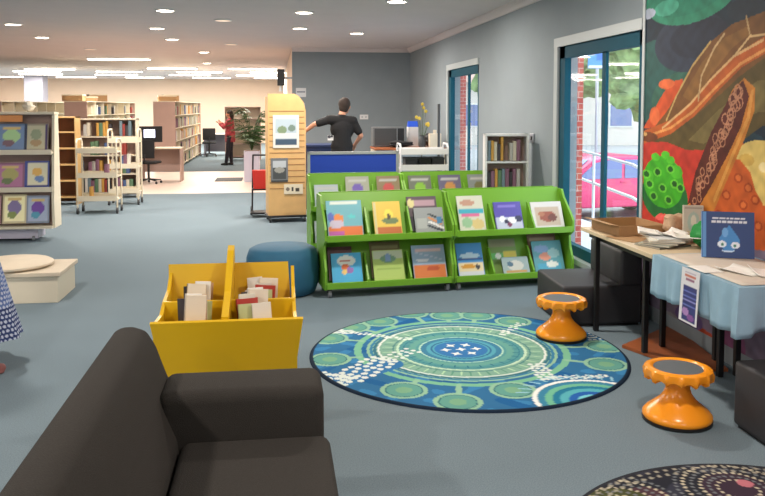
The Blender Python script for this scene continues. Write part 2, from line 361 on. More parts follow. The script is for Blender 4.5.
# ------------------------------------------------------------------ round rug in the middle
def disc_rug(name, c, Rr, bg, shapes, label, rim):
    nr, nt = 150, 560; vs = [(0, 0, .012)]; fs = []
    for i in range(1, nr+1):
        for k in range(nt):
            a = 2*math.pi*k/nt; r = Rr*i/nr; vs.append((r*math.cos(a), r*math.sin(a), .012 if i < nr else .009))
    for k in range(nt): fs.append((0, 1+k, 1+(k+1) % nt))
    for i in range(nr-1):
        for k in range(nt):
            a = 1+i*nt; b = a+nt; fs.append((a+k, b+k, b+(k+1) % nt, a+(k+1) % nt))
    k0 = len(vs)
    for k in range(nt):
        a = 2*math.pi*k/nt; vs.append(((Rr+.008)*math.cos(a), (Rr+.008)*math.sin(a), .001))
    for k in range(nt): fs.append((k0-nt+k, k0+k, k0+(k+1) % nt, k0-nt+(k+1) % nt))
    me = bpy.data.meshes.new(name); me.from_pydata(vs, [], fs); me.update()
    A = np.array(vs); cols = paint(A[:, 0], A[:, 1], bg, shapes)
    rad = np.hypot(A[:, 0], A[:, 1]); cols[rad > Rr-.018] = lin(rim); colour_mesh(me, cols)
    me.materials.append(PAINTM); o = bpy.data.objects.new(name, me); C.objects.link(o); o.location = c
    tag(o, label, 'rug'); return o
RC = Vector((1.262, 5.155, 0))
def rl(px, py): p = P(px, py)-RC; return (p.x, p.y)
def blue_rug():
    S = []; c0 = rl(461, 351); sage = (126, 168, 150); lt = (142, 186, 158); wh = (214, 224, 218)
    ring = lambda r, w, c: ('ring', c0[0], c0[1], r, w, c)
    disc = lambda r, c: ('e', c0[0], c0[1], r, r, c)
    S += [('noise', 30, 1.0, (60, 128, 176)), ('noise', 17, 1.25, (34, 96, 150))]
    S += [ring(.70, .05, (120, 182, 150)), disc(.64, (58, 124, 158)), ring(.63, .02, lt), disc(.60, sage), ring(.585, .02, (56, 110, 130)), ring(.56, .015, wh), ring(.46, .012, (80, 130, 130))]
    S += [disc(.43, (84, 146, 148)), ring(.43, .018, (186, 216, 190)), ring(.39, .01, (60, 124, 140)), ring(.33, .05, (100, 158, 148)), disc(.28, (62, 124, 154)), ring(.28, .012, (170, 210, 190)), disc(.235, (84, 158, 176)), ring(.20, .012, (50, 100, 140)), disc(.18, (56, 116, 172))]
    for k in range(56):
        a = k*2*math.pi/56; ca, sa = math.cos(a), math.sin(a)
        S += [('l', [(c0[0]+.47*ca, c0[1]+.47*sa), (c0[0]+.53*ca, c0[1]+.53*sa)], .012, (96, 148, 128) if k % 2 else (170, 206, 170))]
        if k % 2: S += [('l', [(c0[0]+.35*ca, c0[1]+.35*sa), (c0[0]+.38*ca, c0[1]+.38*sa)], .01, (50, 110, 130))]
    for k in range(7):
        a = k*2*math.pi/6; r_ = .105 if k < 6 else 0; cx, cy = c0[0]+r_*math.cos(a), c0[1]+r_*math.sin(a); st = []
        for j in range(8):
            q = j*math.pi/4+a; rr_ = .042 if j % 2 == 0 else .018; st.append((cx+rr_*math.cos(q), cy+rr_*math.sin(q)))
        S += [('p', st, (222, 230, 226))]
    # stems and pods around the edge
    pods = [(329, 340), (330, 361), (404, 392), (458, 404), (513, 392), (380, 323), (411, 315), (447, 317), (477, 317), (513, 323), (606, 366), (604, 348), (352, 329)]
    for q in pods:
        p = rl(*q); d = math.hypot(p[0]-c0[0], p[1]-c0[1]); u = ((p[0]-c0[0])/d, (p[1]-c0[1])/d)
        S += [('l', [(c0[0]+u[0]*.70, c0[1]+u[1]*.70), p], .035, lt)]
        S += [('ring', p[0], p[1], .125, .028, lt), ('e', p[0], p[1], .108, .108, (98, 156, 144)), ('ring', p[0], p[1], .108, .008, (52, 108, 120)), ('e', p[0], p[1], .05, .05, (120, 168, 136))]
    # white dotted bands
    def band(a, b, n, w, rows, r=.019, c=wh, bow=0):
        A, Bp = Vector(rl(*a)), Vector(rl(*b)); d = (Bp-A); nrm = Vector((-d.y, d.x)).normalized(); D = []
        for i in range(n):
            for j in range(rows):
                t = i/(n-1); o = (j-(rows-1)/2)*w+bow*math.sin(math.pi*t); D.append(tuple(A+d*t+nrm*(o+.012*math.sin(i*2.1+j))))
        return ('dots', D, r, c)
    S += [('l', [rl(318, 382), rl(345, 380), rl(388, 366)], .2, (54, 116, 168)), band((318, 378), (350, 383), 6, .062, 3, .023), band((348, 380), (384, 361), 8, .062, 4, .022), band((384, 362), (412, 352), 6, .05, 3, .017)]
    S += [band((330, 332), (352, 334), 8, .035, 3, .015), band((352, 334), (410, 341), 14, .03, 2, .014), band((520, 325), (502, 336), 8, .035, 2, .015), band((560, 322), (596, 341), 12, .035, 3, .014), band((536, 366), (548, 381), 8, .04, 3, .017), band((548, 380), (606, 378), 14, .03, 2, .013)]
    q = rl(596, 403)
    for r_, c in ((.50, (228, 232, 228)), (.46, (60, 130, 160)), (.40, (110, 180, 150)), (.34, (40, 120, 150)), (.28, (86, 170, 180)), (.21, (40, 96, 170)), (.14, (120, 200, 210)), (.07, (40, 90, 150))): S += [('e', q[0], q[1], r_*.70, r_*.70, c)]
    for k in range(14):
        a = R(35+k*9); S += [('l', [(q[0]+.38*math.cos(a), q[1]+.38*math.sin(a)), (q[0]+.44*math.cos(a+.05), q[1]+.44*math.sin(a+.05))], .015, (150, 196, 210))]
    disc_rug('round_rug', RC, 1.045, (50, 108, 152), S, 'round blue and green patterned rug in front of the green bookcases', (30, 44, 62))
blue_rug()
def dark_rug():
    c = Vector((1.86, 2.49, 0)); S = [('noise', 22, 1.1, (52, 54, 66)), ('noise', 13, 1.3, (74, 52, 60))]
    rr = random.Random(5)
    for (cx, cy) in ((-.45, .55), (.1, .62), (.5, .5), (-.1, .1), (-.6, 0), (.5, -.2)):
        S += [('e', cx, cy, .15, .15, (70, 74, 44) if cx < 0 else (58, 46, 58))]
        for j in range(1, 7):
            r_ = .05+j*.035; n = int(2*math.pi*r_/.03)
            S += [('dots', [(cx+r_*math.cos(2*math.pi*i/n), cy+r_*math.sin(2*math.pi*i/n)) for i in range(n)], .009, (186, 178, 156) if j % 2 else (108, 112, 116))]
    S += [('dots', [(.84*math.cos(a/18), .84*math.sin(a/18)) for a in range(0, 114, 1)]+[(.80*math.cos(a/18+.02), .80*math.sin(a/18+.02)) for a in range(0, 114, 1)], .011, (150, 146, 132))]
    p = P(745, 486)-c; S += [('e', p.x, p.y, .035, .035, (180, 110, 120))]
    disc_rug('round_rug', c, .88, (40, 42, 50), S, 'dark round rug with cream dot pattern, at the bottom right', (46, 48, 54))
dark_rug()

# ------------------------------------------------------------------ sofa
def sofa():
    t = thing('sofa', 'charcoal sofa in the foreground, seen from behind its backrest', 'sofa', (-.2, 2.35, 0))
    Y0, Y1 = -.95, .87
    b = MB().prism([(-.42, .06), (-.445, .40), (-.452, .68), (-.445, .755), (-.415, .785), (-.365, .79), (-.31, .77), (-.275, .71), (-.225, .56), (-.165, .42), (-.15, .12), (-.15, .06)], 'y', Y0, Y1)
    bmesh.ops.bevel(b.bm, geom=[e for e in b.bm.edges], offset=.022, segments=3, affect='EDGES', profile=.5)
    b.build('backrest', M['sofa'], t, 50)
    for s, (ya, yb) in enumerate(((.60, .87), (Y0, Y0+.25))):
        MB().b2((-.24, ya, .06), (.375, yb, .60), .045, 4).build('armrest', M['sofa'], t, 60)
    MB().b2((-.17, Y0+.24, .06), (.37, .61, .27), .02, 3).build('seat_base', M['sofa'], t, 60)
    MB().b2((-.155, Y0+.25, .26), (.395, .602, .425), .04, 4).build('seat_cushion', M['sofa'], t, 60)
    for x in (-.34, .32):
        for y in (Y0+.08, .79): MB().cyl((x, y, 0), (x, y, .065), .022, .028).build('leg', M['black'], t)
sofa()

# ------------------------------------------------------------------ yellow book bin
def book_plain(w, h, t, ccol, parent=None):
    """closed book standing up, cover front towards -Y; origin at its bottom centre"""
    o = thing('picture_book', None, None)
    MB().b2((-w/2, 0, 0), (w/2, .004, h)).b2((-w/2, t-.004, 0), (w/2, t, h)).b2((-w/2, 0, 0), (-w/2+.004, t, h)).build('cover', ccol, o)
    MB().b2((-w/2+.004, .004, .003), (w/2-.004, t-.004, h-.004)).build('pages', M['page'], o)
    return o
def yellow_bin():
    t = thing('book_bin', 'yellow wooden book bin with open compartments behind the sofa', 'book bin', (-.245, 4.2, 0), R(0))
    # panels (local x -.36 .. .37)
    MB().quad([(-.355, -.34, .62), (.372, -.34, .62), (.325, -.24, .27), (-.30, -.24, .27)], .02).build('front_panel', M['yellow'], t)
    MB().quad([(-.349, .34, .772), (.31, .34, .772), (.34, .20, .27), (-.33, .20, .27)], -.02).build('back_panel', M['yellow'], t)
    MB().b2((-.335, -.012, .3), (.335, .008, .645), .004).build('cross_divider', M['yellow'], t)
    d = MB().prism([(-.31, .60), (-.31, .635), (-.05, .70), (.25, .86), (.33, .875), (.36, .84), (.35, .70), (.20, .28), (-.22, .28)], 'x', -.022, .012)
    d.build('centre_divider', M['yellow'], t)
    for s in (-1, 1):
        d = MB().prism([(-.335, .60), (-.30, .615), (-.1, .60), (.02, .64), (.2, .66), (.335, .75), (.345, .70), (.215, .27), (-.24, .27)], 'x', s*.335-.009, s*.335+.009)
        d.build('side_panel', M['white'] if False else M['yellow'], t)
    MB().b2((-.33, -.255, .375), (.33, .235, .395)).build('bottom_panel', M['yellow'], t)
    for x in (-.30, .29):
        for y in (-.2, .18):
            l = MB().b2((x-.022, y-.022, .03), (x+.022, y+.022, .27), .004).build('leg', M['wood'], t)
            MB().cyl((x-.012, y, .02), (x+.012, y, .02), .02).build('caster', M['caster'], l)
    cols = [(230, 226, 218), (222, 216, 200), (60, 56, 60), (190, 200, 150), (232, 220, 200), (196, 160, 130), (180, 60, 50), (236, 232, 226)]
    proto = []
    for i, c in enumerate(cols):
        proto.append(book_plain(rng.uniform(.08, .13), rng.uniform(.25, .32), rng.uniform(.012, .02), mat('book_cover_%d' % i, c, .45)))
    used = set()
    for (x0, ys, n, zb, lab) in ((-.20, .11, 6, .35, 'picture book in the back left compartment of the yellow bin'), (.195, .11, 7, .35, 'picture book in the back right compartment of the yellow bin'),
                                (-.20, -.165, 6, .35, 'picture book in the front left compartment of the yellow bin'), (.195, -.165, 7, .35, 'picture book in the front right compartment of the yellow bin')):
        for k in range(n):
            pi = (k*3+int(x0*10)+n) % len(cols); p = proto[pi]
            o = p if pi not in used else copy_tree(p); used.add(pi)
            o.location = (-.245+x0*.8+rng.uniform(-.05, .05), 4.2+ys+k*.023-.055, zb+.06+rng.uniform(-.004, .006))
            o.rotation_euler = (R(rng.uniform(-8, -3)), R(rng.uniform(-5, 5)), R(rng.uniform(-9, 9)))
            tag(o, lab, 'book', 'picture books in the yellow bin: '+lab.split('the ')[1].split(' comp')[0])
    for i, p in enumerate(proto):
        if i not in used:
            for ch in [x for x in bpy.data.objects if x.parent == p]: bpy.data.objects.remove(ch)
            bpy.data.objects.remove(p)
yellow_bin()

# ------------------------------------------------------------------ pouf
t = MB().lathe([(0, 0), (.27, 0), (.31, .02), (.335, .10), (.34, .22), (.335, .33), (.31, .40), (.26, .425), (0, .43)], n=56).build('round_pouf', M['pouf'], None, 50, loc=(.055, 7.12, 0))
t.scale = (.95, .95, .98)
tag(t, 'round teal blue pouf beside the green bookcase', 'pouf')

# ------------------------------------------------------------------ wobble stools
def stool(label, loc, rz):
    t = thing('wobble_stool', label, 'stool', loc, rz, 'orange wobble stools')
    body = MB().lathe([(0, .016), (.170, .016), (.177, .026), (.176, .04), (.158, .062), (.125, .088), (.094, .115), (.072, .145), (.062, .175), (.062, .205), (.072, .228), (.10, .236), (.05, .25), (0, .25)], n=56)
    body.build('pedestal', M['orange'], t, 40)
    MB().lathe([(0, 0), (.172, 0), (.178, .005), (.178, .018), (0, .018)], n=48).build('base_ring', M['black'], t, 40)
    wob = lambda i, a: (-.010*abs(math.sin(a*7))**.6 if i in (2, 3) else (-.020*abs(math.sin(a*7))**.6 if i == 1 else 0))
    sb = MB().lathe([(.09, .236), (.155, .226), (.177, .238), (.181, .262), (.170, .283), (.148, .292), (.130, .288), (.124, .28), (0, .28)], n=140, wob=wob)
    for v in sb.bm.verts:
        if v.co.z < .25 and math.hypot(v.co.x, v.co.y) > .12: v.co.z += .016*(1-abs(math.sin(math.atan2(v.co.y, v.co.x)*7))**.8)*-1+.008
    sb.build('seat', M['orange'], t, 50)
    MB().lathe([(0, .279), (.126, .279), (.124, .284), (0, .286)], n=48).build('seat_pad', M['disc'], t, 40)
stool('orange wobble stool standing on the edge of the blue rug', (P(561, 339).x, P(561, 339).y, .012), 0)
stool('orange wobble stool standing on the carpet by the cloth-covered table', P(677, 420), .3)

# ------------------------------------------------------------------ face-out books
def rnd_cover(r):
    bgs = [(210, 214, 210), (120, 170, 190), (220, 180, 80), (90, 130, 90), (180, 90, 80), (90, 100, 150), (200, 200, 180), (150, 120, 100), (70, 80, 90)]
    g = lambda: tuple(r.randint(30, 240) for _ in range(3)); bg = r.choice(bgs); S = []
    S += [('r', 0, 0, 1, r.uniform(.2, .45), g()), ('e', r.uniform(.3, .7), r.uniform(.35, .55), .25, .2, g()), ('e', r.uniform(.2, .8), r.uniform(.2, .5), .14, .16, g())]
    S += [('r', .15, .8, .85, .88, (240, 240, 235)), ('r', .25, .69, .7, .74, g())]
    return bg, S
def face_book(label, w, h, loc, tilt, rz, bg, shapes, group=None, t=.012, n=24):
    o = thing('picture_book', label, 'book', loc, rz, group, tilt)
    picture('front_cover', w, h, .003, bg, shapes, tuple(int(v*.8) for v in bg), parent=o, nx=n, ny=n)
    MB().b2((-w/2+.003, .003, .003), (w/2-.003, t-.003, h-.003)).build('pages', M['page'], o)
    MB().b2((-w/2, t-.003, 0), (w/2, t, h)).b2((-w/2, .0032, 0), (-w/2+.003, t-.003, h)).build('back_cover', mat('back_cover_%d_%d_%d' % tuple(v//40 for v in bg), bg, .5), o)
    return o
def bookcase(label, loc, rz, Wd, group):
    t = thing('book_display_unit', label, 'bookcase', loc, rz, group)
    prof = [(.02, .07), (-.0, .12), (0, .24), (.05, .34), (.07, .45), (.0, .50), (.0, .60), (.05, .66), (.20, .80), (.24, .87), (.42, .87), (.42, .07)]
    for x in (0.0, Wd-.02): MB().prism(prof, 'x', x, x+.02).build('side_panel', M['green'], t)
    g = M['green']
    MB().b2((.02, .40, .07), (Wd-.02, .42, .885)).build('back_panel', g, t)
    for zb, nm in ((.09, 'lower'), (.50, 'upper')):
        MB().b2((.02, .015, zb), (Wd-.02, .40, zb+.018)).b2((.02, .0, zb-.012), (Wd-.02, .018, zb+.045), .004).build('shelf', g, t)
        y1, z1 = (.38, .485) if zb < .3 else (.40, .885)
        MB().quad([(.02, .15, zb+.018), (Wd-.02, .15, zb+.018), (Wd-.02, y1-.08, z1), (.02, y1-.08, z1)], -.012).build('sloping_back', g, t)
        for k in (1, 2):
            x = Wd*k/3; MB().prism([(.02, zb+.018), (.02, zb+.06), (.10, zb+.16), (.17, zb+.26), (.20, zb+.26), (.16, zb+.018)], 'x', x-.008, x+.008).build('divider', g, t)
    for x in (.05, Wd-.05):
        for y in (.05, .37):
            c = MB().cyl((x-.014, y, .033), (x+.014, y, .033), .033, n=20).build('caster', M['caster'], t, 40)
            MB().b2((x-.02, y-.015, .045), (x+.02, y+.015, .07)).build('caster_bracket', M['black'], c)
    return t
def put(unit_loc, rz, x, tier, w, h, bg, S, label, group=None, back=0.0, lean=-24, drop=0.0, n=24, tz=0.0):
    zb = (.109 if tier == 0 else .519); y = .055+back; lz = zb-drop+.0015+.012*math.sin(R(-lean))
    c, s = math.cos(rz), math.sin(rz); X = unit_loc[0]+c*x-s*y; Y = unit_loc[1]+s*x+c*y
    return face_book(label, w, h, (X, Y, lz), R(lean), rz+tz, bg, S, group, n=n)
FA = (.412, 6.80, 0); frz = R(6.67); FW = 1.172
FBp = (FA[0]+math.cos(frz)*(FW+.006), FA[1]+math.sin(frz)*(FW+.006), 0)
bookcase('lime green mobile book display unit behind the blue rug, left of the front pair', FA, frz, FW, 'front row of green book display units')
bookcase('lime green mobile book display unit behind the blue rug, right of the front pair', FBp, frz, FW, 'front row of green book display units')
A, Bq = FA, FBp
e = lambda *a: ('e', *a)
r_ = lambda *a: ('r', *a)
def P_(x): return x
# left unit, upper
put(A, frz, .20, 1, .315, .33, (110, 178, 190), [r_(0, 0, 1, .30, (226, 120, 60)), r_(0, 0, .45, .14, (190, 90, 170)), e(.3, .5, .17, .12, (230, 140, 70)), e(.25, .35, .2, .12, (200, 190, 210)), e(.1, .55, .1, .12, (90, 110, 190)), r_(.1, .9, .9, .96, (220, 230, 220)), e(.7, .55, .1, .06, (90, 200, 200))], 'turquoise and orange picture book, left end of the upper ledge in the front row')
put(A, frz, .585, 1, .25, .31, (228, 196, 84), [r_(0, 0, 1, .25, (190, 110, 60)), r_(0, 0, .1, 1, (210, 200, 150)), e(.55, .6, .16, .18, (240, 220, 90)), e(.6, .42, .3, .1, (110, 130, 90)), e(.55, .55, .07, .1, (90, 80, 60))], 'yellow picture book with brown figures on the upper green ledge')
put(A, frz, .93, 1, .28, .32, (96, 84, 92), [r_(0, .0, 1, .4, (60, 60, 66)), r_(.1, .72, .95, .9, (180, 150, 160)), e(.12, .8, .12, .12, (220, 210, 150)), e(.6, .5, .3, .1, (190, 180, 185))], 'dark mauve picture book behind a grey one on the upper ledge', back=.05, drop=-.02)
put(A, frz, .97, 1, .27, .24, (150, 156, 156), [('l', [(.5, .75), (.95, .5)], .07, (50, 60, 70)), ('l', [(.5, .6), (.9, .35)], .06, (220, 140, 60)), ('l', [(.5, .45), (.95, .2)], .06, (240, 240, 240)), ('l', [(.45, .3), (.9, .1)], .08, (50, 60, 70)), e(.85, .5, .1, .15, (70, 130, 170)), r_(.05, .2, .4, .6, (170, 176, 172))], 'grey picture book with striped fish shapes on the upper ledge')
# left unit, lower
put(A, frz, .17, 0, .22, .30, (96, 60, 66), [r_(.1, .6, .9, .8, (120, 80, 84))], 'dark maroon picture book behind the sky blue one', back=.05, drop=-.02)
put(A, frz, .215, 0, .27, .27, (70, 176, 226), [e(.5, .74, .3, .18, (230, 236, 230)), e(.47, .52, .14, .12, (220, 110, 60)), e(.6, .42, .12, .11, (150, 110, 180)), e(.42, .38, .08, .09, (240, 200, 120)), r_(.3, .72, .65, .77, (190, 80, 60))], 'sky blue picture book with a white cloud, lower left ledge of the front row')
put(A, frz, .585, 0, .28, .33, (118, 104, 72), [r_(.05, .8, .95, .9, (160, 150, 110))], 'olive brown picture book behind the pale green one', back=.05, drop=-.02)
put(A, frz, .595, 0, .28, .28, (176, 202, 110), [r_(0, .7, 1, 1, (196, 206, 180)), e(.5, .72, .25, .13, (120, 160, 130)), e(.5, .75, .1, .13, (130, 160, 200)), r_(.1, .35, .9, .4, (150, 180, 90))], 'pale green landscape picture book on the lower ledge')
put(A, frz, .975, 0, .31, .31, (150, 176, 200), [r_(0, 0, 1, .4, (214, 124, 72)), r_(.1, .82, .9, .9, (220, 190, 190)), ('l', [(.1, .8), (.9, .55)], .03, (190, 200, 220)), e(.3, .55, .2, .05, (220, 224, 230)), e(.6, .3, .2, .08, (190, 90, 60))], 'blue sky and red desert picture book on the lower ledge')
# right unit, upper
put(Bq, frz, .20, 1, .25, .34, (206, 208, 190), [r_(0, .5, 1, .62, (70, 170, 190)), r_(.1, .42, .8, .52, (210, 110, 150)), e(.7, .2, .25, .15, (210, 190, 130)), e(.4, .8, .3, .08, (190, 150, 130)), e(.3, .25, .2, .15, (150, 190, 150))], 'cream picture book with a teal band on the upper right ledge')
put(Bq, frz, .56, 1, .27, .27, (92, 84, 170), [r_(0, 0, 1, .45, (190, 196, 216)), e(.25, .4, .12, .1, (240, 240, 245)), e(.6, .35, .16, .12, (240, 240, 245)), e(.85, .4, .12, .12, (60, 60, 90)), e(.5, .2, .1, .08, (120, 60, 90)), r_(.15, .8, .8, .88, (130, 120, 200)), e(.4, .3, .08, .08, (50, 50, 80))], 'purple and white picture book on the upper right ledge')
put(Bq, frz, .95, 1, .31, .26, (212, 208, 204), [r_(.12, .12, .88, .82, (190, 170, 150)), e(.5, .45, .28, .2, (150, 80, 60)), e(.65, .4, .14, .14, (110, 60, 50)), e(.3, .55, .1, .1, (170, 110, 80))], 'white bordered picture book with a brown animal, right end of the upper ledge')
# right unit, lower
put(Bq, frz, .19, 0, .25, .31, (80, 150, 210), [r_(0, 0, 1, .42, (226, 210, 170)), e(.5, .62, .4, .08, (200, 224, 240)), r_(0, .5, 1, .56, (70, 90, 150)), e(.4, .3, .3, .06, (210, 150, 60)), r_(0, 0, 1, .14, (210, 214, 220)), e(.75, .28, .1, .07, (60, 60, 70))], 'blue and sand coloured beach picture book on the lower right ledge')
put(Bq, frz, .54, 0, .27, .33, (120, 150, 84), [r_(.0, .75, 1, 1, (140, 140, 110)), r_(.0, .4, .5, .6, (110, 190, 110)), r_(.5, .4, 1, .65, (220, 200, 80)), e(.3, .5, .1, .1, (230, 230, 220))], 'green and yellow picture book leaning behind a flat one', back=.05)
put(Bq, frz, .62, 0, .26, .17, (150, 170, 170), [e(.5, .5, .3, .3, (200, 200, 190)), r_(.1, .1, .9, .25, (190, 150, 90)), e(.3, .6, .12, .14, (80, 110, 130))], 'small grey landscape book lying low in front of a green one', lean=-30, back=-.025)
put(Bq, frz, .945, 0, .29, .34, (130, 100, 84), [r_(.05, .8, .95, .9, (180, 150, 130))], 'brown picture book behind the teal one at the right end', back=.05, drop=-.02)
put(Bq, frz, .965, 0, .30, .30, (84, 150, 160), [e(.3, .75, .25, .12, (120, 150, 190)), e(.4, .5, .2, .12, (220, 140, 110)), e(.7, .6, .2, .15, (150, 190, 190)), r_(.1, .0, .9, .3, (70, 160, 190)), e(.6, .25, .2, .1, (230, 230, 220))], 'teal picture book with a coral figure, right end of the lower ledge')
# rear row
RWd = 1.09; rrz = R(4.2)
RA = (.385, 8.86, 0); RB = (RA[0]+math.cos(rrz)*(RWd+.006), RA[1]+math.sin(rrz)*(RWd+.006), 0)
bookcase('lime green book display unit of the second row, nearest the slatted display tower', RA, rrz, RWd, 'second row of green book display units')
bookcase('lime green book display unit of the second row, in front of the white trolley', RB, rrz, RWd, 'second row of green book display units')
rr = random.Random(11)
names = ['nearest the slatted tower', 'in the middle of the left unit', 'in front of the blue desk panel', 'in front of the white trolley', 'in the middle of the right unit', 'nearest the right wall']
pale = [(186, 196, 204), (176, 176, 160), (150, 130, 100), (120, 124, 110), (110, 104, 130), (140, 150, 150)]
for i in range(6):
    U_ = RA if i < 3 else RB
    for tier, tn in ((1, 'upper'), (0, 'lower')):
        S = [r_(.0, 0, 1, .35, (90, 120, 160) if i == 0 else tuple(rr.randint(60, 190) for _ in range(3))), e(.5, .55, .25, .18, tuple(rr.randint(70, 220) for _ in range(3))), r_(.1, .82, .9, .92, (200, 200, 196))]
        put(U_, rrz, .19+.36*(i % 3), tier, .27, .33 if i else .27, pale[i], S, 'picture book on the %s ledge, second row, %s' % (tn, names[i]), n=14, drop=-.03 if tier and i else 0)

# ------------------------------------------------------------------ tables on the right
TZ = .74
BOARD = [(p.x, p.y) for p in (P(622, 348), P(690, 372), P(728, 372), P(672, 327))]
def table(name, label, x0, x1, y0, y1, m, zt=TZ, legs=None):
    t = thing(name, label, 'table', ((x0+x1)/2, (y0+y1)/2, 0)); cx, cy = (x0+x1)/2, (y0+y1)/2
    MB().b2((x0-cx, y0-cy, zt-.028), (x1-cx, y1-cy, zt), .003).build('tabletop', m, t)
    MB().b2((x0-cx+.05, y0-cy+.05, zt-.07), (x1-cx-.05, y0-cy+.07, zt-.028)).b2((x0-cx+.05, y1-cy-.07, zt-.07), (x1-cx-.05, y1-cy-.05, zt-.028)).b2((x0-cx+.05, y0-cy+.05, zt-.07), (x0-cx+.07, y1-cy-.05, zt-.028)).build('frame', M['black'], t)
    for x, y in (legs or ((x0+.06, y0+.07), (x1-.06, y0+.07), (x0+.06, y1-.07), (x1-.06, y1-.07))):
        z0 = .0225 if inpoly(np.array([x]), np.array([y]), BOARD)[0] else 0
        MB().b2((x-cx-.017, y-cy-.017, z0), (x-cx+.017, y-cy+.017, zt-.028), .003).build('leg', M['black'], t)
    return t
T1 = (2.30, 2.862, 4.63, 5.80); T2 = (2.31, 2.862, 3.70, 4.60)
table('side_table', 'light wood topped table with black legs below the window end', T1[0], T1[1], T1[2], T1[3], M['tablewood'], legs=((2.335, 5.56), (2.42, 4.95), (2.6, 5.06), (2.80, 5.73), (2.80, 4.74)))
table('side_table', 'table under the pale blue cloth by the mural', T2[0], T2[1], T2[2], T2[3], M['tablewood'], legs=((2.69, 4.50), (2.80, 4.50), (2.66, 3.9), (2.80, 3.85)))
def cloth():
    x0, x1, y0, y1 = T2[0]-.012, T2[1], T2[2]-.012, T2[3]+.012; mb = MB(); zt = TZ+.004
    # path: far-left front corner -> near corner -> right side at the wall
    pts = []
    n = 46
    for i in range(n+1): pts.append((x0, y1-(y1-y0)*i/n, 0))
    for i in range(1, 24): pts.append((x0+(x1-x0)*i/23, y0, 1))
    rows = 9; grid = []
    for j in range(rows):
        d = j/(rows-1); row = []
        for k, (x, y, s) in enumerate(pts):
            fold = .012*math.sin(k*.55)+.007*math.sin(k*1.3+1); drop = .235+.012*math.sin(k*.21)
            if abs(k-n) < 3: fold += .03*(1-abs(k-n)/3); drop += .02
            o = fold*d+.006*d
            row.append(mb.bm.verts.new((x-(o if s == 0 else 0), y-(o if s == 1 or k == n else 0), zt-drop*d)))
        grid.append(row)
    for j in range(rows-1):
        for k in range(len(pts)-1): mb.bm.faces.new([grid[j][k], grid[j][k+1], grid[j+1][k+1], grid[j+1][k]])
    top = [mb.bm.verts.new((x1, y1, zt))]
    mb.bm.faces.new([grid[0][k] for k in range(len(pts))]+top)
    o = mb.build('tablecloth', M['cloth'], None, 60)
    so = o.modifiers.new('thick', 'SOLIDIFY'); so.thickness = .003; so.offset = 1
    tag(o, 'pale blue cloth draped over the table by the mural', 'tablecloth')
cloth()
# runner of pale paper on the cloth
def on_table(px, py, z=TZ+.008): return P(px, py, z)
def sheet(label, cx, cy, z, w, d, rz, m, name='paper_sheet', cat='paper', t=.002, group=None, curl=0.0):
    mb = MB(); n = 8; g = []
    for j in range(n+1):
        for i in range(n+1):
            u, v = i/n-.5, j/n-.5; g.append(mb.bm.verts.new((u*w, v*d, curl*(u*u*4+v*.6)**2)))
    for j in range(n):
        for i in range(n): a = j*(n+1)+i; mb.bm.faces.new([g[a], g[a+1], g[a+n+2], g[a+n+1]])
    o = mb.build(name, m, None, 60, loc=(cx, cy, z), rz=rz); s = o.modifiers.new('thick', 'SOLIDIFY'); s.thickness = t; s.offset = 1
    return tag(o, label, cat, group)
sheet('large pale paper sheet spread over the blue tablecloth', 2.58, 4.15, TZ+.009, .50, .86, 0, mat('pale_kraft', (204, 194, 180), .8, var=.05, scale=8), curl=0)
q = on_table(742, 263); sheet('white leaflet lying on the cloth table in front of the water drop book', 2.52, 4.03, TZ+.013, .16, .22, .4, M['paper'], name='leaflet', cat='leaflet', curl=.012)
sheet('second white leaflet overlapping the first on the cloth table', 2.62, 3.95, TZ+.019, .15, .21, -.3, M['paper'], name='leaflet', cat='leaflet', curl=.015)
# flyer hanging over the front of the cloth
S = [r_(.14, .03, .9, .68, (52, 56, 120)), r_(.14, .48, .9, .51, (110, 120, 190)), r_(.14, .40, .9, .43, (150, 150, 210)), r_(.14, .58, .9, .60, (110, 120, 190)), r_(.14, .31, .9, .33, (110, 120, 190)), e(.35, .2, .2, .07, (170, 130, 190)), e(.65, .12, .2, .06, (130, 80, 150)), r_(.2, .86, .8, .9, (200, 120, 100)), r_(.25, .79, .75, .82, (150, 100, 130)), r_(.2, .92, .8, .935, (180, 170, 190))]
f = picture('poster', .19, .30, .003, (222, 222, 226), S, (220, 220, 224), nx=30, ny=44)
p = W(693, 262, 2.285); f.location = (2.258, p.y, .452); f.rotation_euler = (R(-3), 0, R(-90))
tag(f, 'white flyer with a dark blue panel hanging over the front of the cloth', 'flyer')
f2 = sheet('pale flyer end folded back onto the cloth table above the hanging flyer', 2.36, p.y, TZ+.012, .12, .19, 0, M['paper'], name='leaflet', cat='leaflet'); 
# blue book with the water drop
t = thing('picture_book', 'dark blue square book with a smiling water drop, propped against the mural', 'book', (2.665, 4.40, TZ+.013), R(-22), None, R(-9))
def drop(S, cx, cy):
    pts = [(cx, cy+.36)]+[(cx+.20*math.sin(a)*(1 if True else 1), cy-.20*math.cos(a)) for a in [R(q) for q in range(115, -116, -12)]]
    return pts
S = [r_(0, 0, .075, 1, (96, 150, 206)), ('p', drop(None, .52, .36), (70, 140, 206)), e(.44, .55, .06, .1, (110, 170, 226)), e(.38, .30, .085, .075, (226, 238, 250)), e(.64, .28, .085, .075, (226, 238, 250)), e(.39, .29, .03, .035, (60, 130, 110)), e(.63, .27, .03, .035, (60, 130, 110)), e(.5, .16, .12, .035, (200, 226, 250)), e(.5, .175, .11, .02, (70, 140, 206))]
x = .2
rq = random.Random(2)
for row, (a, b, y) in enumerate(((.2, .82, .86), (.17, .86, .78))):
    x = a
    while x < b-.03:
        L = rq.uniform(.05, .12); S += [r_(x, y-.018, min(x+L, b), y+.018, (216, 222, 232))]; x += L+.018
picture('front_cover', .29, .275, .003, (48, 72, 124), S, (90, 140, 200), parent=t, nx=60, ny=60)
